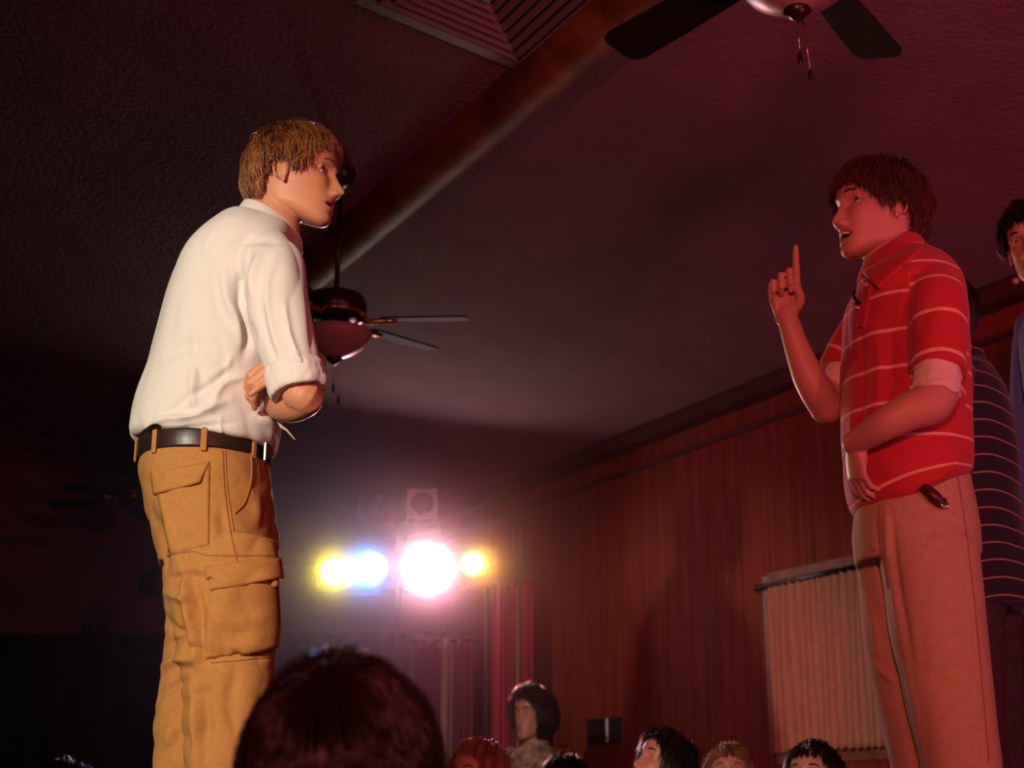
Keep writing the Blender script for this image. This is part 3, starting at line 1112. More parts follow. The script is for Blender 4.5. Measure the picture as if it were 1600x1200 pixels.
def hair(root, O, F, material, n=4200, length=(.045, .075), region=None, crown=(-.55, 0, .83), lift=.012, seed=1,
         width=.0016, tip=None, rad=(.1015, .0795, .1065), cen=(.001, 0, .028), gravity=.25, messy=.25, name='hair', steps=6, bulge=None, cap=.006):
    rng = np.random.RandomState(seed)
    cen = np.array(cen); rad = np.array(rad)
    cr_ = np.array(crown, float); cr_ /= np.linalg.norm(cr_)
    if region is None:
        def region(u):
            # u unit direction; hairline depends on how far to the front
            az = math.atan2(abs(u[1]), u[0])
            zl = np.interp(az, [0, .55, .9, 1.15, 1.5, 1.8, 2.2, 3.15], [.42, .40, .18, -.05, -.12, -.1, -.70, -.80])
            return u[2] > zl
    mb = MB()
    # cap below the strands
    seg, rg = 64, 44
    V = []
    keep = []
    for i in range(rg + 1):
        ph = math.pi / 2 - (math.pi * .86) * i / rg
        for j in range(seg):
            t = 2 * math.pi * j / seg
            u = np.array([math.cos(ph) * math.cos(t), math.cos(ph) * math.sin(t), math.sin(ph)])
            V.append(cen + u * (rad + cap)); keep.append(region(u))
    fs = []
    for i in range(rg):
        for j in range(seg):
            q = (i * seg + j, i * seg + (j + 1) % seg, (i + 1) * seg + (j + 1) % seg, (i + 1) * seg + j)
            if all(keep[k] for k in q):
                fs.append(q)
    mb.add(np.array(V) @ F.T + O, fs)
    if tip is None:
        tip = ([0, .6, .85, 1.0, 1.2, 1.4, 1.55, 1.85, 2.2, 3.15], [.20, .20, .10, -.1, -.32, -.2, -.05, -.25, -.9, -.98])
    k = np.linalg.norm(F[:, 0])
    allV, allF = [], []
    tones = [.45] * mb.n
    base_c = np.array(material['base_col'])
    cnt = 0
    nclump = max(20, n // 14)
    cl_u = rng.normal(size=(nclump, 3)); cl_u /= np.linalg.norm(cl_u, axis=1)[:, None]
    cl_off = rng.uniform(-1, 1, (nclump, 3))
    made = 0
    while made < n:
        u = rng.normal(size=3); u /= np.linalg.norm(u)
        if not region(u):
            continue
        made += 1
        ci = int(np.argmax(cl_u @ u))
        co_ = cl_off[ci]
        ln = rng.uniform(*length) * (1 + .25 * co_[0])
        ax = u - cr_ * (u @ cr_)
        if np.linalg.norm(ax) < .05:
            ax = rng.normal(size=3)
        d = ax / np.linalg.norm(ax) + np.array([0, 0, -gravity]) + messy * (.55 * co_ + .45 * rng.normal(size=3))
        tj = rng.uniform(-.10, .06)
        d0 = d.copy()
        uu = u.copy()
        frac = 1.0
        for s in range(steps):
            dt = d - uu * (d @ uu)
            uu = uu + dt / (np.linalg.norm(dt) + 1e-9) * (ln / (steps - 1)) / .095
            uu /= np.linalg.norm(uu)
            d = d + np.array([0, 0, -gravity * .6])
            if uu[2] < np.interp(math.atan2(abs(uu[1]), uu[0]), tip[0], tip[1]) + tj:
                frac = max(.22, (s + .6) / steps)
                break
        ln *= frac
        d = d0
        pts = []
        uu = u.copy()
        lf = lift * (1 + .5 * co_[1]) * rng.uniform(.5, 1.15)
        for s in range(steps):
            f = s / (steps - 1)
            R_ = rad * (1 + 0 * f)
            h = cap * .3 + lf * math.sin(min(1, f * 1.35) * math.pi * .62)
            b = bulge(uu) if bulge else 0
            pts.append(cen + uu * (R_ + h + b))
            dt = d - uu * (d @ uu)
            nd = np.linalg.norm(dt) + 1e-9
            un = uu + dt / nd * (ln / (steps - 1)) / .095
            un /= np.linalg.norm(un)
            uu = un
            d = d + np.array([0, 0, -gravity * .6])
        pts = np.array(pts) @ F.T + O
        T = pts[-1] - pts[0]; T /= np.linalg.norm(T) + 1e-9
        nrm = (u @ F.T); nrm /= np.linalg.norm(nrm)
        sd = np.cross(T, nrm); sd /= np.linalg.norm(sd) + 1e-9
        w = width * k * rng.uniform(.7, 1.3)
        tones += [float(rng.uniform(.55, 1.45) * (1 + .35 * co_[2]))] * (steps * 3)
        for s in range(steps):
            f = s / (steps - 1)
            ww = w * (1 - .75 * f ** 2)
            allV += [pts[s] + sd * ww, pts[s] - sd * ww, pts[s] + nrm * ww * .8]
        for s in range(steps - 1):
            a = cnt + s * 3
            allF += [(a, a + 1, a + 4, a + 3), (a + 1, a + 2, a + 5, a + 4), (a + 2, a, a + 3, a + 5)]
        cnt += steps * 3
    mb.add(allV, allF)
    me = mb.mesh(name)
    at = me.color_attributes.new('strand', 'FLOAT_COLOR', 'POINT')
    tc = np.hstack([np.array(tones)[:, None] * base_c, np.ones((len(tones), 1))])
    at.data.foreach_set('color', tc.reshape(-1))
    return link(name, me, material, root)


def hair_mat(name, color, rough=.4, spec=.6, **k):
    m = mat(name, color, rough=rough, spec=spec, vcol='strand', noise_amt=.25, noise_scale=45)
    m['base_col'] = color
    return m


# ---- hand
def hand(mb, O, F, curls, thumb, s=1.0, spread=.05):
    """O wrist; F columns: X to the thumb side, Y along the fingers, Z out of the back of the hand"""
    O = np.array(O, float); F = np.array(F, float) * s
    rows = [(-.012, .0265, .0195), (.0, .0275, .0190), (.02, .0325, .0175), (.045, .0395, .0160), (.07, .0415, .0145), (.088, .0400, .0125), (.095, .036, .0095)]
    rr = cr(rows, 16)
    a = np.linspace(0, 2 * np.pi, 24, endpoint=False)
    rings = []
    for y, hw, ht in rr:
        L = np.stack([hw * np.cos(a), np.full(24, y), ht * np.sin(a) * (1 + .0 * a)], 1)
        rings.append(L @ F.T + O)
    mb.rings(np.array(rings))
    mb.ellip(np.array((.020, .030, -.008)) @ F.T + O, (.014, .028, .013), 14, 10, F / s)      # thumb muscle
    mb.ellip(np.array((-.022, .035, -.007)) @ F.T + O, (.012, .030, .011), 14, 10, F / s)
    base = [(.0295, .088), (.0100, .093), (-.0100, .090), (-.0285, .081)]
    lens = [(.044, .026, .021), (.049, .030, .022), (.045, .028, .022), (.036, .020, .019)]
    rads = [(.0098, .0088, .0080, .0068), (.0100, .0090, .0082, .0070), (.0096, .0086, .0078, .0066), (.0086, .0077, .0070, .0060)]
    for k in range(4):
        bx, by = base[k]
        p = np.array([bx, by - .012, -.001])
        sp = spread * (1.5 - k)
        ang = 0.0
        P = [p.copy(), np.array([bx, by, 0.0])]
        Rr = [rads[k][0], rads[k][0]]
        p = P[-1].copy()
        for q in range(3):
            ang += math.radians(curls[k][q])
            dirv = np.array([math.sin(sp), math.cos(sp) * math.cos(ang), -math.sin(ang)])
            for f in (.5, 1.0):
                P.append(p + dirv * lens[k][q] * f)
                Rr.append(rads[k][q] * (.97 if f == .5 else 0) + (rads[k][q + 1] * 1.04 if f == 1 else 0))
            p = P[-1].copy()
        P = np.array(P) @ F.T + O
        mb.tube(P, np.array(Rr) * s, 12)
        mb.ellip(P[-1], np.array((rads[k][3],) * 3) * 1.02 * s, 12, 8)
        for q in (3, 5):
            mb.ellip(P[q], np.array((rads[k][1],) * 3) * 1.06 * s, 12, 8)
    P = [np.array((.018, .018, -.006))] + [np.array(t) for t in thumb]
    P = np.array(P) @ F.T + O
    mb.tube(cr(P, 10), np.interp(np.linspace(0, 1, 10), [0, .35, .7, 1], [.014, .0115, .0105, .0085]) * s, 12)
    mb.ellip(P[-1], (.0088 * s,) * 3, 12, 8)


def frame_from(ydir, zdir):
    """hand frame from the finger direction and the direction the back of the hand faces; thumb side X = Y x Z"""
    Y = np.array(ydir, float); Y /= np.linalg.norm(Y)
    Z = np.array(zdir, float); Z = Z - Y * (Z @ Y); Z /= np.linalg.norm(Z)
    X = np.cross(Y, Z)
    return np.array([X, Y, Z]).T


def skin_mat(name, tone, rough=.5):
    return mat(name, tone, rough=rough, vcol='skin', sss=.12, bump=.15, bump_scale=220, bump_dist=.0006, spec=.4)


def person(label, loc, group=None):
    return thing('person', label, 'person', loc, group)

# ------------------------------------------------------------------ the man in the white shirt
YA = 3.1
TONE_A = (.56, .26, .14)
STAGE_Z = .9
HAIR_A = hair_mat('blond_hair', (.31, .12, .036), .42)
M_SKIN_A = skin_mat('skin_fair', TONE_A)
M_SHIRT_W = mat('white_cotton', (.72, .70, .66), rough=.85, bump=.35, bump_scale=350, bump_dist=.0008, sheen=.2)
M_KHAKI = mat('khaki_canvas', (.43, .20, .052), rough=.9, noise_amt=.08, noise_scale=90, bump=.3, bump_scale=260, bump_dist=.001)
M_KHAKI_D = mat('khaki_thread', (.30, .15, .05), rough=.9)
M_BELT = mat('belt_leather', (.025, .012, .010), rough=.38, bump=.2, bump_scale=90)
M_METAL = mat('bright_steel', (.85, .83, .8), rough=.15, metal=1)
M_SHOE = mat('shoe_leather', (.03, .02, .015), rough=.5)


def man_white():
    p0 = UP(330, 1100, YA)
    root = person('man in white shirt and khaki cargo trousers, arms crossed, leaning forward', (p0[0], YA, STAGE_Z))
    prm = dict(mouth=.006, look=(1, -.35, .05), nose=1.08, hollow=1.3)
    O, F = head_frame(UP(456, 287, YA), math.radians(-8), math.radians(1))
    mb = MB()
    head_geo(mb, O, F, prm)
    # neck, trunk, arms
    sections(mb, [(396, 268, 470, 290, YA, .050), (396, 300, 468, 345, YA, .054), (388, 325, 468, 368, YA, .058), (372, 350, 470, 400, YA, .075), (340, 390, 462, 430, YA, .10)], 30, 36, 2)
    sections(mb, [(335, 370, 450, 410, YA, .09), (310, 440, 440, 460, YA, .13), (270, 560, 420, 570, YA, .12), (240, 660, 415, 670, YA, .12), (240, 720, 400, 730, YA, .11)], 30, 30, 2)
    limb(mb, [(425, 405, YA - .12, .05), (430, 440, YA - .19, .048), (447, 520, YA - .22, .045), (464, 590, YA - .222, .038), (468, 616, YA - .222, .036)], 30)
    limb(mb, [(468, 616, YA - .222, .036), (478, 622, YA - .215, .037), (455, 632, YA - .17, .038), (432, 627, YA - .06, .035), (410, 600, YA + .08, .032), (400, 585, YA + .16, .028)], 30)
    # far arm: upper arm beyond the chest, forearm crossing in front, hand tucked under the near arm
    limb(mb, [(420, 405, YA + .14, .05), (446, 500, YA + .2, .045), (462, 590, YA + .2, .04)], 24)
    limb(mb, [(462, 590, YA + .2, .04), (474, 584, YA + .05, .034), (486, 574, YA - .06, .028), (490, 566, YA - .125, .026)], 24)
    W = UP(490, 566, YA - .125)
    # back of the hand to the viewer, fingers to the left and down
    yd = UP(366, 588, YA - .205) - W
    Fh = frame_from(yd, (0.0, -.75, .65))
    hand(mb, W, Fh, [(32, 50, 30), (36, 52, 30), (34, 40, 24), (14, 10, 8)], [(.034, .030, -.014), (.040, .055, -.026), (.034, .072, -.034)], 1.04, .04)
    me = fuse(mb, .0027, 2, .5)
    skin_colors(me, O, F, prm, TONE_A)
    link('body', me, M_SKIN_A, root)
    head_parts(root, O, F, prm, HAIR_A, 'A')

    def reg(u):
        az = math.atan2(abs(u[1]), u[0])
        zl = np.interp(az, [0, .5, .8, .98, 1.12, 1.5, 1.75, 2.1, 2.6, 3.15], [.42, .40, .30, -.08, -.20, -.05, -.10, -.62, -.80, -.82])
        return u[2] > zl
    hair(root, O, F, HAIR_A, 6200, (.036, .062), reg, crown=(-.60, 0.0, .80), lift=.015, seed=3, gravity=.32, messy=.45, cap=.007, width=.0013,
         tip=([0, .6, .85, 1.0, 1.2, 1.38, 1.5, 1.9, 2.15, 3.15], [.27, .26, .18, -.08, -.34, -.30, .10, -.05, -.80, -.86]))

    # shirt
    mb = MB()
    sections(mb, [(228, 694, 408, 704, YA, .146), (208, 686, 428, 706, YA, .163), (206, 666, 436, 680, YA, .170), (214, 632, 438, 648, YA, .168), (232, 580, 441, 596, YA, .165),
                  (250, 520, 448, 535, YA, .170), (264, 470, 458, 482, YA, .182), (283, 422, 466, 436, YA, .190), (312, 384, 470, 400, YA, .180),
                  (345, 353, 471, 378, YA, .140), (372, 338, 467, 369, YA, .090), (384, 328, 462, 364, YA, .068)], 70, 60, 2.15, True)
    # near sleeve and far sleeve
    limb(mb, [(408, 398, YA - .10, .060), (424, 415, YA - .155, .067), (430, 450, YA - .185, .067), (438, 500, YA - .20, .0665), (452, 550, YA - .21, .061), (463, 590, YA - .218, .055)], 50, 30, False)
    limb(mb, [(405, 400, YA + .10, .06), (424, 430, YA + .16, .064), (446, 500, YA + .2, .06), (462, 575, YA + .2, .056), (464, 592, YA + .13, .05)], 40, 24)
    me = fuse(mb, .0048, 5, .5)
    fold(me, [
        ([(392, 395), (376, 440), (378, 490), (392, 540)], 7, -0.0135), ([(405, 395), (395, 430), (396, 470)], 6, 0.0081),
        ([(430, 400), (418, 440), (420, 500), (440, 560)], 6, 0.0081), ([(445, 470), (452, 520), (470, 570)], 5, 0.0081), ([(408, 480), (418, 530), (436, 575)], 7, -0.0081),
        ([(330, 640), (350, 600), (400, 585)], 6, 0.0081), ([(345, 655), (300, 640), (260, 655)], 6, -0.0081), ([(312, 545), (300, 610), (310, 640), (360, 625)], 7, 0.0108),
        ([(240, 660), (290, 625), (345, 590), (350, 575)], 6, -0.0095), ([(215, 680), (250, 655), (300, 650), (345, 632)], 5, 0.0108), ([(225, 690), (240, 670), (262, 680)], 4, -0.0135),
        ([(300, 500), (305, 560), (318, 600)], 7, -0.0068), ([(350, 420), (355, 470), (372, 500), (378, 530)], 7, 0.0095), ([(330, 400), (340, 470), (370, 530)], 9, -0.0054),
        ([(400, 650), (420, 665), (426, 700)], 6, 0.0135), ([(410, 640), (428, 650), (434, 680)], 5, -0.0095), ([(370, 660), (330, 665), (280, 672)], 5, -0.0054),
        ([(345, 650), (345, 690)], 3, 0.0054), ([(480, 440), (486, 500), (492, 550)], 5, -0.0054), ([(340, 350), (325, 380), (320, 410)], 7, 0.0054),
        ([(355, 385), (400, 375), (440, 378)], 6, -0.0054), ([(362, 555), (352, 575), (330, 585)], 6, 0.0068), ([(250, 560), (290, 540), (330, 545)], 9, -0.0054),
        ([(445, 575), (460, 560), (478, 575)], 5, 0.0081), ([(380, 560), (390, 530), (386, 500)], 8, -0.0108)])
    crumple(me, .0060, 11, 2, (1, 1, .5))
    shirt = link('shirt', me, M_SHIRT_W, root)
    # collar: stand and fall
    mb = MB()
    sections(mb, [(388, 336, 464, 372, YA, .062), (387, 326, 463, 366, YA, .064), (385, 318, 461, 360, YA, .066), (380, 319, 464, 363, YA, .070), (373, 330, 470, 376, YA, .080), (368, 341, 473, 392, YA, .090)], 26, 56, 2.0, False)
    c = mb.obj('collar', M_SHIRT_W, shirt)
    s_ = c.modifiers.new('thick', 'SOLIDIFY'); s_.thickness = .003
    # rolled cuffs
    A, B = UP(462, 588, YA - .215), UP(467, 612, YA - .220)
    dv = (B - A) / np.linalg.norm(B - A)
    ex = np.array([1, 0, 0]) - dv * dv[0]; ex /= np.linalg.norm(ex)
    ey = np.cross(dv, ex)
    mb = MB()
    mb.lathe([(.040, -.024), (.056, -.026), (.0620, -.014), (.0635, .012), (.061, .036), (.055, .042), (.040, .034)], 40, A, np.array([ex, ey, dv]).T)
    me = mb.mesh('cuff'); fix_normals(me)
    cu = link('rolled_cuff', me, M_SHIRT_W, shirt)
    sb = cu.modifiers.new('sub', 'SUBSURF'); sb.levels = 1; sb.render_levels = 2
    tx = bpy.data.textures.new('cuff_folds', 'CLOUDS'); tx.noise_scale = .03
    dm = cu.modifiers.new('folds', 'DISPLACE'); dm.texture = tx; dm.strength = .010; dm.texture_coords = 'GLOBAL'

    # trousers
    mb = MB()
    sections(mb, [(225, 706, 413, 716, YA, .146), (222, 738, 421, 742, YA, .155), (230, 790, 428, 795, YA, .165), (246, 850, 434, 852, YA, .170), (252, 885, 434, 890, YA, .168)], 30, 48, 2.2)
    # near leg
    sections(mb, [(262, 840, 436, 845, YA - .075, .095), (258, 890, 438, 892, YA - .085, .097), (264, 940, 435, 945, YA - .09, .095), (272, 1000, 432, 1002, YA - .09, .09), (284, 1060, 430, 1064, YA - .09, .086),
                  (288, 1130, 424, 1132, YA - .09, .082), (288, 1200, 412, 1200, YA - .09, .078), (292, 1300, 405, 1300, YA - .09, .076), (296, 1398, 402, 1398, YA - .09, .076)], 60, 40, 2.2)
    # far leg, a step back to the left
    sections(mb, [(252, 850, 420, 855, YA + .08, .090), (254, 900, 410, 900, YA + .09, .09), (258, 955, 395, 955, YA + .09, .09), (258, 1010, 385, 1010, YA + .09, .085), (250, 1070, 375, 1070, YA + .09, .082),
                  (243, 1120, 365, 1120, YA + .09, .08), (241, 1200, 358, 1200, YA + .09, .078), (240, 1300, 350, 1300, YA + .09, .076), (240, 1392, 345, 1392, YA + .09, .076)], 60, 36, 2.2)
    me = fuse(mb, .0055, 4, .5)
    fold(me, [
        ([(262, 905), (300, 900), (340, 905)], 6, -0.0112), ([(255, 925), (285, 935), (300, 930)], 6, 0.0112), ([(285, 880), (290, 940), (302, 1000), (308, 1040)], 7, 0.0140),
        ([(300, 900), (312, 960), (316, 1010)], 8, -0.0140), ([(255, 960), (275, 985), (300, 990)], 6, -0.0112), ([(258, 1010), (285, 1000), (300, 1010), (330, 1018)], 6, -0.0140),
        ([(250, 1045), (280, 1030), (310, 1035)], 7, 0.0140), ([(245, 1090), (270, 1075), (300, 1060)], 7, -0.0112), ([(300, 1060), (305, 1120), (306, 1200)], 7, 0.0112),
        ([(318, 1060), (322, 1130), (320, 1200)], 9, -0.0112), ([(250, 770), (262, 820), (270, 860)], 6, 0.0084), ([(235, 790), (255, 850), (262, 895)], 7, -0.0084),
        ([(320, 1030), (370, 1020), (425, 1022)], 6, -0.0126), ([(345, 790), (350, 850)], 8, -0.0056), ([(395, 760), (405, 820)], 9, 0.0070), ([(330, 960), (370, 975), (420, 960)], 10, 0.0070),
        ([(262, 745), (300, 752), (330, 740)], 8, 0.0042), ([(300, 830), (290, 860), (296, 900)], 6, -0.0070), ([(370, 1040), (360, 1100), (372, 1160)], 10, -0.0084), ([(270, 1130), (262, 1170)], 8, 0.0084)])
    crumple(me, .0045, 15, 5)
    bv = bvh_of(me)
    tr = link('trousers', me, M_KHAKI, root)
    patch(bv, [(240, 742), (328, 726), (326, 852), (266, 866)], .0022, 16, 20).obj('back_pocket', M_KHAKI, tr)
    patch(bv, [(236, 738), (328, 722), (312, 754), (243, 773)], .0065, 20, 8, lambda s, t: .5 + .5 * t + .35 * math.sin(s * 9) * t).obj('pocket_flap', M_KHAKI, tr)
    patch(bv, [(330, 905), (432, 892), (430, 1012), (322, 1030)], .008, 20, 20, lambda s, t: 1 + .5 * math.sin(s * 5 + t * 4)).obj('cargo_pocket', M_KHAKI, tr)
    patch(bv, [(322, 886), (434, 872), (433, 905), (330, 924)], .014, 24, 9, lambda s, t: .6 + .45 * t + .3 * math.sin(s * 8 + 1) * t).obj('pocket_flap', M_KHAKI, tr)
    h = hit(bv, 421, 913)
    if h:
        MB().ellip(h[0] + h[1] * .012, (.008, .005, .008), 14, 8).obj('button', M_KHAKI_D, tr)
    sm = [([(348, 705), (350, 760), (360, 830), (372, 885)], .0012), ([(352, 705), (355, 760), (365, 830)], .0009), ([(392, 708), (392, 750), (382, 785), (366, 803)], .0022),
          ([(262, 868), (300, 862), (330, 868), (434, 868)], .0012), ([(240, 746), (285, 733), (330, 730)], .0010), ([(326, 735), (326, 850)], .0010), ([(330, 1036), (432, 1026)], .0012)]
    for pts, r in sm:
        seam(bv, pts, r, .0012).obj('seam', M_KHAKI_D, tr)
    # belt with loops and buckle
    zb0, zb1 = UP(320, 724, YA)[2], UP(320, 697, YA)[2]
    L_, R_ = UP(221, 695, YA), UP(417, 700, YA)
    c = (L_ + R_) / 2
    ax = (R_[0] - L_[0]) / 2
    rings = []
    a = np.linspace(0, 2 * np.pi, 72, endpoint=False)
    for off, z in ((-.004, zb0), (.003, zb0), (.004, zb0 + .004), (.004, zb1 - .004), (.003, zb1), (-.004, zb1)):
        rings.append(np.stack([c[0] + (ax + off) * np.cos(a), YA + (.153 + off) * np.sin(a) * -1, np.full(72, z)], 1))
    rings.append(rings[0])
    belt = MB().rings(np.array(rings), False).obj('belt', M_BELT, root)
    for ang in (math.radians(238), math.radians(283), math.radians(330), math.radians(200), math.radians(60), math.radians(120)):
        px_, py_ = c[0] + (ax + .006) * math.cos(ang), YA + (.153 + .006) * math.sin(ang)
        n_ = np.array([math.cos(ang) / ax, math.sin(ang) / .153, 0]); n_ /= np.linalg.norm(n_)
        t_ = np.array([-n_[1], n_[0], 0])
        MB().box((px_, py_, (zb0 + zb1) / 2 - .004), (.013, .005, zb1 - zb0 + .012), np.array([t_, n_, [0, 0, 1]]).T, .002).obj('belt_loop', M_KHAKI, tr, False)
    ang = math.radians(349)
    bx, by = c[0] + (ax + .010) * math.cos(ang), YA + (.153 + .010) * math.sin(ang)
    mb = MB()
    zc = (zb0 + zb1) / 2 - .006
    for dz in (-.02, .02):
        mb.box((bx, by - .01, zc + dz), (.008, .045, .006), bev=.002)
    for dy in (-.032, .012):
        mb.box((bx, by + dy, zc), (.008, .006, .046), bev=.002)
    mb.obj('buckle', M_METAL, belt, False)
    MB().box((bx + .003, by - .008, zc - .0), (.01, .03, .034), bev=.002).obj('strap_tip', M_BELT, belt, False)
    # thin pale cord end standing off the belly
    MB().tube([UP(430, 650, YA - .08), UP(440, 667, YA - .08), UP(448, 672, YA - .08), UP(461, 687, YA - .08)], [.003, .0035, .0025, .0016], 8).obj('cord_end', mat('pale_cord', (.6, .42, .32)), root)
    for (x0, y0, yy) in ((345, 1400, YA - .09), (292, 1400, YA + .09)):
        q = UP(x0, 1400, yy)
        mb = MB()
        mb.ellip((q[0] + .04, yy, STAGE_Z + .045), (.145, .052, .045), 24, 12)
        mb.ellip((q[0] - .01, yy, STAGE_Z + .07), (.06, .05, .06), 20, 12)
        mb.obj('shoe', M_SHOE, root)


man_white()

# ------------------------------------------------------------------ the man in the red striped polo
YB = 3.2
TONE_B = (.56, .27, .19)
M_SKIN_B = skin_mat('skin_ruddy', TONE_B)
HAIR_B = hair_mat('auburn_hair', (.085, .030, .015), .4)
M_UNDER = mat('thermal_knit', (.78, .62, .50), rough=.95, bump=.9, bump_scale=120, bump_dist=.002, stretch=(1, 1, 3))
M_CHINO = mat('chino_twill', (.47, .33, .19), rough=.9, noise_amt=.08, noise_scale=80, bump=.2, bump_scale=300, bump_dist=.001)


def stripe_mat(name, base, line, half=.055, soft=.02, bump=.3):
    m, N, L, P = new_mat(name)
    P.inputs['Roughness'].default_value = .85
    P.inputs['Sheen Weight'].default_value = .15
    at = N.new('ShaderNodeAttribute'); at.attribute_name = 'stripe'
    fr = N.new('ShaderNodeMath'); fr.operation = 'PINGPONG'; fr.inputs[1].default_value = .5
    L.new(at.outputs['Fac'], fr.inputs[0])
    mr = N.new('ShaderNodeMapRange')
    mr.inputs['From Min'].default_value = half; mr.inputs['From Max'].default_value = half + soft
    L.new(fr.outputs[0], mr.inputs['Value'])
    mx = N.new('ShaderNodeMix'); mx.data_type = 'RGBA'
    mx.inputs['A'].default_value = (*line, 1); mx.inputs['B'].default_value = (*base, 1)
    L.new(mr.outputs[0], mx.inputs['Factor'])
    L.new(mx.outputs['Result'], P.inputs['Base Color'])
    nz = N.new('ShaderNodeTexNoise'); nz.inputs['Scale'].default_value = 300
    tc = N.new('ShaderNodeTexCoord'); L.new(tc.outputs['Object'], nz.inputs['Vector'])
    bp = N.new('ShaderNodeBump'); bp.inputs['Strength'].default_value = bump; bp.inputs['Distance'].default_value = .001
    L.new(nz.outputs['Fac'], bp.inputs['Height']); L.new(bp.outputs[0], P.inputs['Normal'])
    return m


def set_stripe(me, vals):
    at = me.attributes.new('stripe', 'FLOAT', 'POINT')
    at.data.foreach_set('value', np.asarray(vals, float))


def seg_param(co, A, B):
    ab = B - A
    t = ((co - A) @ ab) / (ab @ ab)
    d = np.linalg.norm(co - (A + np.clip(t, 0, 1)[:, None] * ab), axis=1)
    return t, d


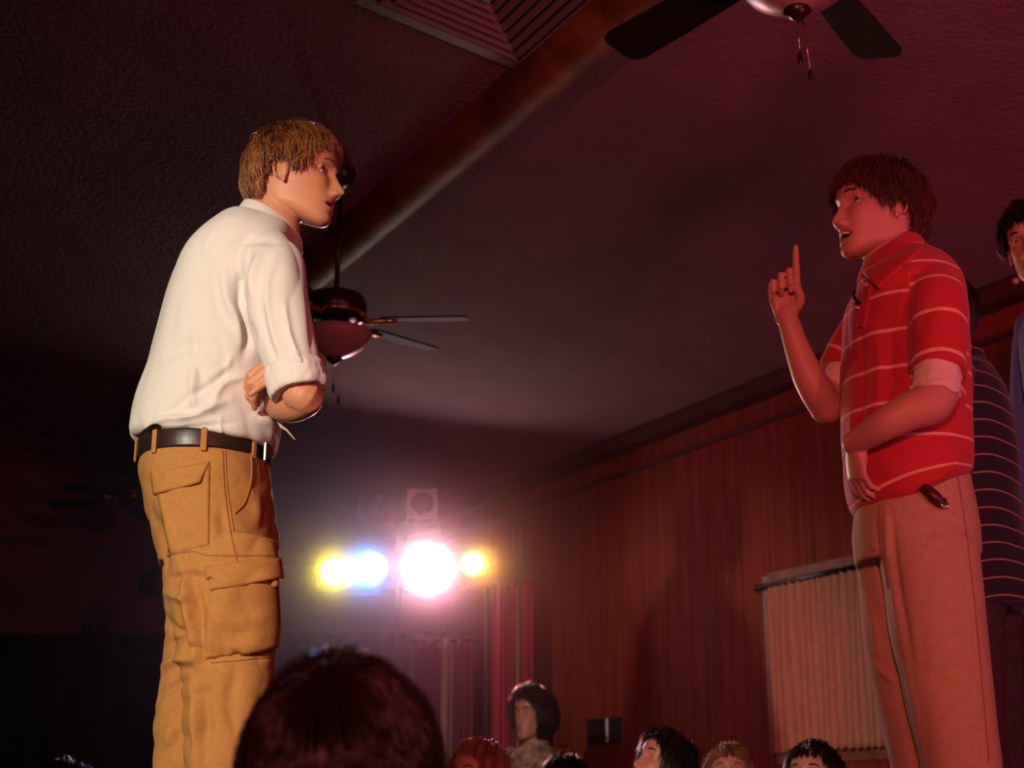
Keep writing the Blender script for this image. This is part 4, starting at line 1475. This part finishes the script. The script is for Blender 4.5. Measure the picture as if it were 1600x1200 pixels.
def man_red():
    p0 = UP(1440, 1200, YB)
    root = person('man in red striped polo raising one finger, facing left with open mouth', (p0[0], YB, STAGE_Z))
    prm = dict(mouth=.015, look=(1, .4, .0), nose=.95, hollow=.7, lid=.98, eye_r=.0119)
    O, F = head_frame(UP(1376, 342, YB), math.radians(196), math.radians(6), math.radians(0), 1.03)
    mb = MB()
    head_geo(mb, O, F, prm)
    sections(mb, [(1360, 330, 1430, 320, YB, .050), (1357, 365, 1427, 350, YB, .054), (1352, 395, 1428, 375, YB, .057), (1345, 430, 1440, 400, YB, .07), (1350, 480, 1460, 450, YB, .10)], 30, 36, 2)
    sections(mb, [(1360, 440, 1470, 430, YB, .12), (1345, 520, 1480, 520, YB, .13), (1340, 640, 1480, 640, YB, .11), (1350, 760, 1480, 750, YB, .11)], 30, 30, 2)
    # near arm with the forearm across the belly
    limb(mb, [(1455, 450, YB - .12, .05), (1464, 500, YB - .18, .047), (1468, 570, YB - .20, .045), (1466, 618, YB - .21, .043)], 24)
    limb(mb, [(1466, 618, YB - .21, .043), (1452, 632, YB - .215, .0445), (1420, 643, YB - .215, .041), (1385, 662, YB - .20, .035), (1352, 682, YB - .155, .029), (1334, 692, YB - .125, .026)], 40)
    W = UP(1334, 692, YB - .125)
    hand(mb, W, frame_from((.10, .25, -1), (-1, -.35, -.05)), [(22, 30, 20), (24, 32, 20), (26, 34, 20), (28, 34, 20)], [(.034, .034, -.016), (.040, .060, -.022), (.036, .085, -.026)], .84, .02)
    # far arm raised
    limb(mb, [(1400, 450, YB + .14, .05), (1350, 520, YB + .17, .046), (1312, 600, YB + .16, .043), (1291, 636, YB + .13, .040)], 24)
    limb(mb, [(1291, 636, YB + .13, .039), (1277, 612, YB + .11, .040), (1262, 585, YB + .10, .037), (1246, 545, YB + .09, .030), (1233, 505, YB + .08, .0255), (1229, 490, YB + .08, .025)], 40)
    W = UP(1229, 497, YB + .08)
    Fh = frame_from((-.01, -.02, 1), (.12, 1, .0))
    Fh[:, 0] *= -1
    hand(mb, W, Fh, [(2, 5, 3), (78, 95, 50), (84, 98, 50), (88, 98, 50)], [(.034, .036, -.022), (.026, .062, -.036), (.004, .074, -.040)], .97, .02)
    me = fuse(mb, .0027, 2, .5)
    skin_colors(me, O, F, prm, TONE_B)
    link('body', me, M_SKIN_B, root)
    head_parts(root, O, F, prm, HAIR_B, 'B')
    # upper teeth showing in the open mouth
    P = []
    for a in np.linspace(-1, 1, 12):
        P.append(np.array((.0955 - .010 * a * a, .016 * a, -.0590)) @ F.T + O)
    MB().tube(P, .0028, 8).obj('teeth', mat('teeth', (.85, .8, .7), rough=.2), root)

    def reg(u):
        az = math.atan2(abs(u[1]), u[0])
        zl = np.interp(az, [0, .45, .8, 1.0, 1.2, 1.5, 1.75, 2.1, 2.6, 3.15], [.40, .36, .22, -.02, -.14, -.12, -.20, -.66, -.84, -.86])
        return u[2] > zl
    hair(root, O, F, HAIR_B, 6500, (.05, .078), reg, crown=(-.45, 0, .88), lift=.016, seed=9, gravity=.30, messy=.40, cap=.007, width=.0014,
         tip=([0, .5, .8, 1.0, 1.2, 1.45, 1.6, 1.85, 2.1, 3.15], [.16, .15, .05, -.12, -.30, -.30, -.12, -.2, -.85, -.90]),
         bulge=lambda u: .003 * max(0, -u[0]) * max(0, u[2] + .6))
    # undershirt at the neck and at the sleeves
    us = MB()
    sections(us, [(1353, 408, 1429, 380, YB, .0600), (1350, 420, 1431, 388, YB, .0625), (1344, 445, 1440, 402, YB, .078)], 14, 44, 2, False)
    u = us.obj('undershirt', M_UNDER, root)
    u.modifiers.new('t', 'SOLIDIFY').thickness = .003
    mb = MB()
    limb(mb, [(1463, 560, YB - .198, .048), (1464, 594, YB - .207, .0510), (1461, 617, YB - .210, .0535)], 20, 28, False)
    me = fuse(mb, .004, 2)
    crumple(me, .004, 45, 4, (.5, .5, 2.2))
    link('undershirt_cuff', me, M_UNDER, u)
    mb = MB()
    limb(mb, [(1335, 560, YB + .17, .050), (1318, 592, YB + .16, .0475), (1309, 612, YB + .155, .045)], 20, 24)
    link('undershirt_cuff', fuse(mb, .004, 2), M_UNDER, u)
    # polo shirt
    mb = MB()
    sections(mb, [(1362, 812, 1502, 750, YB, .158), (1338, 800, 1511, 738, YB, .172), (1324, 760, 1513, 705, YB, .170), (1318, 690, 1512, 660, YB, .160), (1316, 640, 1513, 620, YB, .158), (1317, 580, 1511, 570, YB, .160),
                  (1320, 530, 1509, 520, YB, .165), (1322, 500, 1503, 470, YB, .175), (1326, 478, 1490, 440, YB, .178), (1336, 455, 1470, 415, YB, .150), (1347, 432, 1448, 396, YB, .100), (1353, 420, 1436, 386, YB, .072)], 80, 64, 2.15)
    sA, sB = (1448, 440, YB - .11, .058), (1462, 562, YB - .20, .0575)
    limb(mb, [sA, (1463, 470, YB - .16, .064), (1465, 520, YB - .185, .062), (1464, 580, YB - .199, .0600)], 40, 30, False)
    limb(mb, [(1400, 455, YB + .12, .058), (1362, 500, YB + .165, .060), (1332, 545, YB + .17, .058), (1315, 580, YB + .165, .0570)], 40, 26, False)
    me = fuse(mb, .0046, 4, .5)
    fold(me, [([(1345, 500), (1350, 600), (1340, 690)], 7, -.005), ([(1365, 490), (1375, 580), (1368, 680)], 8, .005), ([(1395, 500), (1392, 560), (1400, 610)], 8, -.004),
              ([(1428, 440), (1420, 500), (1424, 560)], 5, -.009), ([(1340, 720), (1400, 715), (1480, 690)], 9, .005), ([(1345, 750), (1400, 745), (1470, 715)], 9, -.005), ([(1440, 760), (1480, 735), (1506, 705)], 5, .008),
              ([(1330, 640), (1332, 690)], 6, .006), ([(1410, 450), (1405, 490)], 6, .004), ([(1480, 480), (1490, 540)], 8, -.004), ([(1500, 590), (1500, 650)], 7, .005)])
    crumple(me, .0030, 12, 11, (1, 1, .6))
    co = get_co(me)
    px, py = to_px(co)
    zs = [UP(1400, y, YB - .15)[2] for y in (835, 775, 733, 680, 627, 571, 514, 458, 412, 360)]
    ph = np.interp(co[:, 2] + (1400 - 0) * 0, zs, np.arange(len(zs)) + .5 - .5)
    nx = (co[:, 0] - UP(1416, 600, YB)[0]) / .13
    ph = np.interp(co[:, 2] + .012 * nx * 0 + .004 * np.sin(co[:, 0] * 40), zs, np.arange(len(zs)))
    hem = np.clip((zs[3] - co[:, 2]) / .12, 0, 1)
    ph2 = np.interp(co[:, 2] - hem * nx * .045, zs, np.arange(len(zs)))
    val = ph2
    for (a, b, sh) in (((1448, 440, YB - .11), (1464, 580, YB - .199), .0), ((1395, 455, YB + .13), (1318, 570, YB + .165), .5)):
        A, B = UP(*a), UP(*b)
        t, d = seg_param(co, A, B)
        Ls = np.linalg.norm(B - A)
        near = (d < .12) & (t > .12) & (t < 1.3)
        near &= (px > 1421) if a[0] == 1448 else (px < 1331)
        sv = (t * Ls) / .094 + .42 + sh
        val = np.where(near, np.where(t > 1.12, np.floor(sv) + .5, sv), val)
    set_stripe(me, val)
    M_POLO = stripe_mat('red_polo_knit', (.52, .025, .035), (.80, .42, .34), .035, .02)
    bv = bvh_of(me)
    polo = link('polo_shirt', me, M_POLO, root)
    M_POLO_P = mat('red_knit_plain', (.50, .025, .035), rough=.85, sheen=.15, bump=.3, bump_scale=300, bump_dist=.001)
    mb = MB()
    sections(mb, [(1357, 416, 1428, 376, YB, .064), (1358, 408, 1427, 368, YB, .066), (1352, 408, 1430, 368, YB, .070), (1344, 422, 1440, 378, YB, .082), (1340, 440, 1447, 392, YB, .092)], 22, 56, 2.0, False)
    c = mb.obj('collar', M_POLO_P, polo)
    c.modifiers.new('t', 'SOLIDIFY').thickness = .004
    patch(bv, [(1350, 428), (1446, 388), (1412, 418), (1376, 452)], .012, 16, 10).obj('collar_leaf', M_POLO_P, polo)
    patch(bv, [(1350, 440), (1364, 440), (1352, 512), (1340, 512)], .004, 6, 16).obj('placket', M_POLO_P, polo)
    for q in ((1357, 447), (1344, 482)):
        h = hit(bv, *q)
        if h:
            MB().ellip(h[0] + h[1] * .006, (.0045, .003, .0045), 12, 8).obj('button', mat('shirt_button', (.7, .4, .35), rough=.3), polo)
    P = [hit(bv, *q) for q in ((1342, 456), (1338, 462), (1341, 470), (1347, 475))]
    P = [h[0] + h[1] * .008 for h in P if h]
    if len(P) > 2:
        MB().tube(P, [.003, .0032, .0045, .005][:len(P)], 10).obj('clip_microphone', mat('mic_black', (.01, .01, .012), rough=.5), root)

    # trousers
    mb = MB()
    sections(mb, [(1350, 752, 1500, 716, YB, .110), (1340, 785, 1511, 750, YB, .140), (1335, 830, 1524, 820, YB, .160), (1340, 880, 1528, 875, YB, .160)], 26, 44, 2.2)
    sections(mb, [(1372, 850, 1526, 850, YB - .07, .098), (1382, 910, 1531, 905, YB - .08, .10), (1392, 980, 1538, 975, YB - .08, .10), (1406, 1050, 1546, 1045, YB - .08, .097), (1424, 1130, 1554, 1125, YB - .08, .093),
                  (1440, 1200, 1563, 1198, YB - .08, .09), (1452, 1290, 1568, 1290, YB - .08, .085), (1460, 1385, 1570, 1385, YB - .08, .085)], 56, 40, 2.2)
    sections(mb, [(1337, 850, 1450, 850, YB + .08, .09), (1343, 910, 1455, 910, YB + .08, .09), (1350, 990, 1460, 990, YB + .07, .088), (1361, 1055, 1468, 1055, YB + .06, .085), (1376, 1120, 1475, 1120, YB + .05, .085),
                  (1394, 1200, 1485, 1200, YB + .05, .085), (1405, 1290, 1490, 1290, YB + .05, .08), (1412, 1385, 1490, 1385, YB + .05, .08)], 56, 36, 2.2)
    me = fuse(mb, .0055, 4, .5)
    fold(me, [([(1368, 800), (1372, 870), (1384, 930)], 4, -.008), ([(1384, 790), (1392, 900), (1412, 1020)], 5, .006), ([(1393, 800), (1402, 900), (1425, 1030)], 5, -.005), ([(1352, 860), (1375, 868)], 5, -.006),
              ([(1355, 1020), (1380, 1050), (1405, 1070)], 5, .008), ([(1350, 930), (1368, 990), (1372, 1030)], 6, .005), ([(1430, 1060), (1470, 1050), (1510, 1040)], 10, -.004),
              ([(1412, 1020), (1428, 1110), (1444, 1198)], 5, .006), ([(1450, 790), (1480, 830), (1520, 850)], 10, .004)])
    crumple(me, .0022, 12, 15, (1, 1, .5))
    bv = bvh_of(me)
    tr = link('trousers', me, M_CHINO, root)
    seam(bv, [(1374, 790), (1378, 850), (1388, 920)], .0014, .001).obj('seam', M_KHAKI_D, tr)
    seam(bv, [(1496, 745), (1512, 850), (1528, 1000), (1545, 1190)], .0010, .001).obj('seam', M_KHAKI_D, tr)
    # small dark holder with a metal tip clipped at the pocket
    P = [hit(bv, *q) for q in ((1441, 764), (1458, 780), (1472, 793))]
    if all(P):
        P = [h[0] + h[1] * .012 for h in P]
        k = MB().tube(P, [.011, .014, .009], 12).obj('pocket_holder', mat('brown_leather', (.06, .02, .015), rough=.4), tr)
        e = P[-1]
        MB().tube([e + [-.012, -.008, .010], e + [-.004, -.01, -.006], e + [.006, -.008, -.004], e + [.002, -.008, .014]], .0028, 8).obj('metal_tip', M_METAL, k)
    for (x0, yy) in ((1515, YB - .08), (1448, YB + .05)):
        q = UP(x0, 1385, yy)
        mb = MB()
        mb.ellip((q[0] - .05, yy, STAGE_Z + .045), (.145, .052, .045), 24, 12)
        mb.ellip((q[0], yy, STAGE_Z + .07), (.06, .05, .06), 20, 12)
        mb.obj('shoe', M_SHOE, root)


man_red()

# ------------------------------------------------------------------ other people
TONE_C = (.50, .25, .18)


def simple_person(label, px, py, Y, yaw, pitch, tone, hair_m, top_m, leg_m, seated=True, floor=0.0, hl=(.05, .08), reg=None, s=1.0, gravity=.3,
                  hair_kw=None, mouth=0.0, shirt_stripe=None, group=None, shoulders=.20, arms=True, byaw=None, boff=(0, 0), nhair=2200, leg_stripe=None, hem=.10, sleeve_len=1.0, brows=True, vox=.0045):
    O, F = head_frame(UP(px, py, Y), yaw, pitch, 0, s)
    prm = dict(mouth=mouth)
    by = yaw if byaw is None else byaw
    fx, fy = math.cos(by), math.sin(by)
    fw = np.array([fx, fy, 0]); lf = np.array([-fy, fx, 0]); upv = np.array([0, 0, 1.0])

    def Q(f, l, z):
        p = (O + [boff[0] * (z < O[2] - .1), boff[1] * (z < O[2] - .1), 0]) * [1, 1, 0] + fw * f + lf * l
        p[2] = z
        return p
    root = person(label, (O[0], O[1], floor), group)
    zn = O[2] - .13          # base of neck
    zs_ = zn - .06           # shoulder line
    zh = (O[2] - .70) if not seated else max(floor + .50, O[2] - .72)
    mb = MB()
    head_geo(mb, O, F, prm)
    mb.tube([O + [0, 0, -.04], Q(-.02, 0, zn), Q(-.03, 0, zs_)], [.053, .056, .075], 20)
    mb.tube([Q(-.03, 0, zs_ + .01), Q(-.03, 0, zs_ - .25), Q(-.03, 0, zh)], [.09, .11, .11], 20)

    def arm(mb_, sd, r0, r1, r2, full=True):
        if seated:
            P = [Q(-.03, sd * shoulders * .8, zs_), Q(-.02, sd * shoulders, zs_ - .10), Q(.02, sd * (shoulders + .03), zs_ - .27)]
            P2 = [Q(.02, sd * (shoulders + .03), zs_ - .27), Q(.20, sd * (shoulders - .03), zh + .10), Q(.30, sd * .10, zh + .12)]
        else:
            P = [Q(-.03, sd * shoulders * .8, zs_), Q(-.03, sd * shoulders, zs_ - .10), Q(-.02, sd * (shoulders + .03), zs_ - .29)]
            P2 = [Q(-.02, sd * (shoulders + .03), zs_ - .29), Q(.02, sd * (shoulders + .03), zs_ - .48), Q(.06, sd * (shoulders + .02), zs_ - .55)]
        mb_.tube(cr([np.append(p, 0) for p in P], 10)[:, :3], np.linspace(r0, r1, 10), 16)
        if full:
            mb_.tube(cr([np.append(p, 0) for p in P2], 12)[:, :3], np.linspace(r1, r2, 12), 16)
            mb_.ellip(P2[-1], (r2,) * 3, 12, 8)
        mb_.ellip(P[0], (r0,) * 3, 14, 10); mb_.ellip(P[-1], (r1,) * 3, 14, 10)
        return P2
    for sd in (-1, 1):
        P2 = arm(mb, sd, .045, .040, .027)
        Fh = frame_from(P2[-1] - P2[-2], (0, 0, 1) if seated else (lf * sd))
        if sd == -1:
            Fh[:, 0] *= -1
        hand(mb, P2[-1], Fh, [(25, 30, 20)] * 4, [(.036, .034, -.012), (.046, .060, -.016), (.044, .082, -.02)], .95, .03)
        if seated:
            mb.tube([Q(-.03, sd * .09, zh + .02), Q(.38, sd * .12, zh)], [.06, .05], 14)
            mb.tube([Q(.38, sd * .12, zh), Q(.40, sd * .12, floor + .1)], [.045, .04], 14)
        else:
            mb.tube([Q(-.03, sd * .07, zh + .02), Q(-.01, sd * .10, (zh + floor) / 2), Q(-.03, sd * .11, floor + .08)], [.07, .05, .04], 14)
    me = fuse(mb, vox, 2)
    skin_colors(me, O, F, prm, tone)
    nm = 'skin_%d' % int(tone[0] * 1000)
    link('body', me, skin_mat(nm, tone), root)
    head_parts(root, O, F, prm, hair_m, 'x')
    kw = dict(n=nhair, length=hl, region=reg, lift=.014, seed=int(abs(px)) + 1, gravity=gravity, messy=.3, cap=.008, width=.0022)
    kw.update(hair_kw or {})
    hair(root, O, F, hair_m, **kw)
    # top
    mb = MB()
    a = np.linspace(0, 2 * np.pi, 40, endpoint=False)
    rows = cr([(zh - hem, .165 + (not seated) * .03, .135 + (not seated) * .03), (zh + .0, .165 + (not seated) * .02, .125 + (not seated) * .025), (zh + .12, .165, .12), (zs_ - .18, .18, .125), (zs_ - .04, .185, .115), (zs_ + .035, .12, .085), (zn + .005, .066, .066), (zn + .03, .060, .062)], 44)
    rg = []
    for z, hw, hd in rows:
        c_, s_ = np.cos(a), np.sin(a)
        rg.append(np.array([Q(-.025 + hd * cc, hw * ss * shoulders / .2, z) for cc, ss in zip(c_, s_)]))
    mb.rings(np.array(rg))
    for sd in (-1, 1):
        arm(mb, sd, .062, .055, .04, sleeve_len > 1)
    me = fuse(mb, .006, 4)
    crumple(me, .003, 12, px * .01, (1, 1, .6))
    if shirt_stripe:
        co = get_co(me)
        set_stripe(me, (co[:, 2] + .006 * np.sin(co[:, 0] * 30)) / shirt_stripe)
    link('shirt', me, top_m, root)
    mb = MB()
    if seated:
        for sd in (-1, 1):
            P = np.array([Q(-.03, sd * .085, zh - .01), Q(.18, sd * .11, zh - .01), Q(.38, sd * .12, zh - .01), Q(.42, sd * .12, zh - .08), Q(.40, sd * .12, floor + .10)])
            P = cr(P, 30)
            mb.tube(P, np.linspace(.09, .06, 30), 18)
        mb.ellip(Q(-.03, 0, zh - .01), (.16, .16, .11), 20, 12)
    else:
        for sd in (-1, 1):
            P = cr(np.array([Q(-.02, sd * .075, zh + .02), Q(-.01, sd * .095, zh - .2), Q(.0, sd * .10, (zh + floor) / 2), Q(-.02, sd * .11, floor + .07)]), 30)
            mb.tube(P, np.linspace(.088, .075, 30), 20)
        mb.ellip(Q(-.02, 0, zh - .0), (.145, .145, .11), 20, 12)
    me = fuse(mb, .007, 4)
    crumple(me, .004, 10, px * .02)
    if leg_stripe:
        set_stripe(me, get_co(me)[:, 2] / leg_stripe + .1)
    link('trousers', me, leg_m, root)
    for sd in (-1, 1):
        f0 = .43 if seated else .0
        fr = np.array([fw, lf, upv]).T
        MB().ellip(Q(f0 + .04, sd * .115, floor + .045), (.14, .05, .045), 20, 10, fr).ellip(Q(f0 - .02, sd * .115, floor + .08), (.055, .045, .05), 14, 10, fr).obj('shoe', M_SHOE, root)
    return root, O, F


H_DARK = hair_mat('dark_hair', (.010, .006, .005), .35)
H_BROWN = hair_mat('brown_hair', (.05, .022, .012), .4)
H_BLONDE = hair_mat('sandy_hair', (.34, .17, .08), .45)
C_NAVY = stripe_mat('navy_striped_knit', (.006, .009, .014), (.30, .17, .13), .03, .03)
C_BLUE = mat('blue_cotton', (.13, .17, .58), rough=.85, bump=.4, bump_scale=40, bump_dist=.004, stretch=(6, 6, 1))
C_JEANS = mat('dark_jeans', (.035, .020, .022), rough=.9, noise_amt=.3, noise_scale=40)
C_GREY = mat('grey_cotton', (.10, .07, .07), rough=.9)
C_GREEN = mat('olive_cotton', (.12, .10, .05), rough=.9)
C_DARK = mat('charcoal_cotton', (.025, .02, .02), rough=.9)
C_PAT = mat('mottled_cotton', (.26, .16, .12), rough=.9, noise_amt=.8, noise_scale=28)

simple_person('person in navy polo with thin pale stripes standing behind the red polo', 1462, 497, 3.78, math.radians(150), 0, TONE_C, H_DARK, C_NAVY, C_JEANS, False, STAGE_Z,
              shirt_stripe=.045, shoulders=.185, boff=(.03, 0), hem=.09, vox=.005)
r_, O_, F_ = simple_person('dark haired person in long blue shirt cut off by the right edge', 1622, 392, 3.95, math.radians(232), math.radians(-4), (.62, .36, .22), H_DARK, C_BLUE, stripe_mat('red_cloth_black_bands', (.22, .03, .02), (.006, .007, .008), .17, .02), False, STAGE_Z,
              hl=(.05, .08), hair_kw=dict(lift=.020, cap=.012), vox=.004, s=1.0, byaw=math.radians(200), boff=(.045, 0), shoulders=.18, hem=.15, sleeve_len=1.5, leg_stripe=.19)


def reg_long(u):
    az = math.atan2(abs(u[1]), u[0])
    zl = np.interp(az, [0, .5, .85, 1.0, 1.2, 3.15], [.50, .44, .2, -.3, -.92, -.97])
    return u[2] > zl


TIP_LONG = ([0, .5, .8, .95, 1.1, 3.15], [.42, .36, .12, -.4, -1.2, -1.2])
simple_person('dark haired woman looking up, in the audience under the wall shadow', 1036, 1208, 4.75, math.radians(208), math.radians(30), (.42, .17, .11), H_DARK, C_GREY, C_DARK, s=.9, hl=(.09, .15), reg=reg_long, gravity=.5,
              hair_kw=dict(cap=.014, lift=.02, n=2600, tip=TIP_LONG), mouth=.004)
simple_person('audience member with reddish fair hair between two dark haired ones', 1140, 1224, 5.65, math.radians(262), math.radians(22), (.40, .17, .12), hair_mat('ginger_hair', (.20, .07, .03), .5), C_GREEN, C_DARK, hl=(.03, .05), mouth=.004)
simple_person('audience member with a high forehead below the pleated curtain', 1274, 1232, 4.8, math.radians(235), math.radians(22), (.40, .17, .12), H_DARK, C_DARK, C_JEANS, hl=(.03, .05))
simple_person('fair haired woman with lit hair in the audience, lower centre', 748, 1228, 4.9, math.radians(228), math.radians(15), (.55, .28, .19), H_BLONDE, C_DARK, C_JEANS, hl=(.07, .12), reg=reg_long, gravity=.45,
              hair_kw=dict(cap=.010, lift=.016, tip=TIP_LONG))
simple_person('dark curly haired person in mottled shirt standing near the red cloth', 833, 1122, 7.2, math.radians(230), math.radians(5), (.40, .18, .13), H_DARK, C_PAT, C_DARK, False, 0.0, hl=(.08, .13), reg=reg_long,
              gravity=.35, hair_kw=dict(cap=.018, lift=.028, messy=.7, n=2600, width=.003, tip=TIP_LONG), vox=.006)
simple_person('dark haired audience member barely showing right of the mottled shirt', 884, 1240, 5.8, math.radians(230), math.radians(5), (.40, .2, .14), H_DARK, C_DARK, C_JEANS, hl=(.04, .07))
simple_person('audience member whose hair top barely shows at the lower left', 100, 1258, 4.85, math.radians(300), math.radians(5), (.45, .2, .14), H_BROWN, C_DARK, C_JEANS, hl=(.04, .07))
# big head in the foreground, seen from behind
simple_person('person seen from behind, large dark head close in the foreground', 531, 1256, 1.42, math.radians(82), math.radians(4), (.42, .2, .14), hair_mat('chestnut_hair', (.032, .013, .015), .26), C_DARK, C_JEANS, hl=(.05, .09),
              hair_kw=dict(n=9000, cap=.012, lift=.016, width=.0009, messy=.22, steps=7), gravity=.35, vox=.004, s=.92)
q = UP(1587, 439, 5.2)
t_, z_ = RW(1587, 439, W_RIGHT - .12)
kp = R(W_RIGHT - .12, t_, z_)
k = MB().ellip(kp, (.014, .014, .014), 12, 8).obj('round_hook', mat('pale_knob', (.8, .5, .4), rough=.4))
k['label'] = 'small pale round hook on the trim near the right edge'; k['category'] = 'hook'
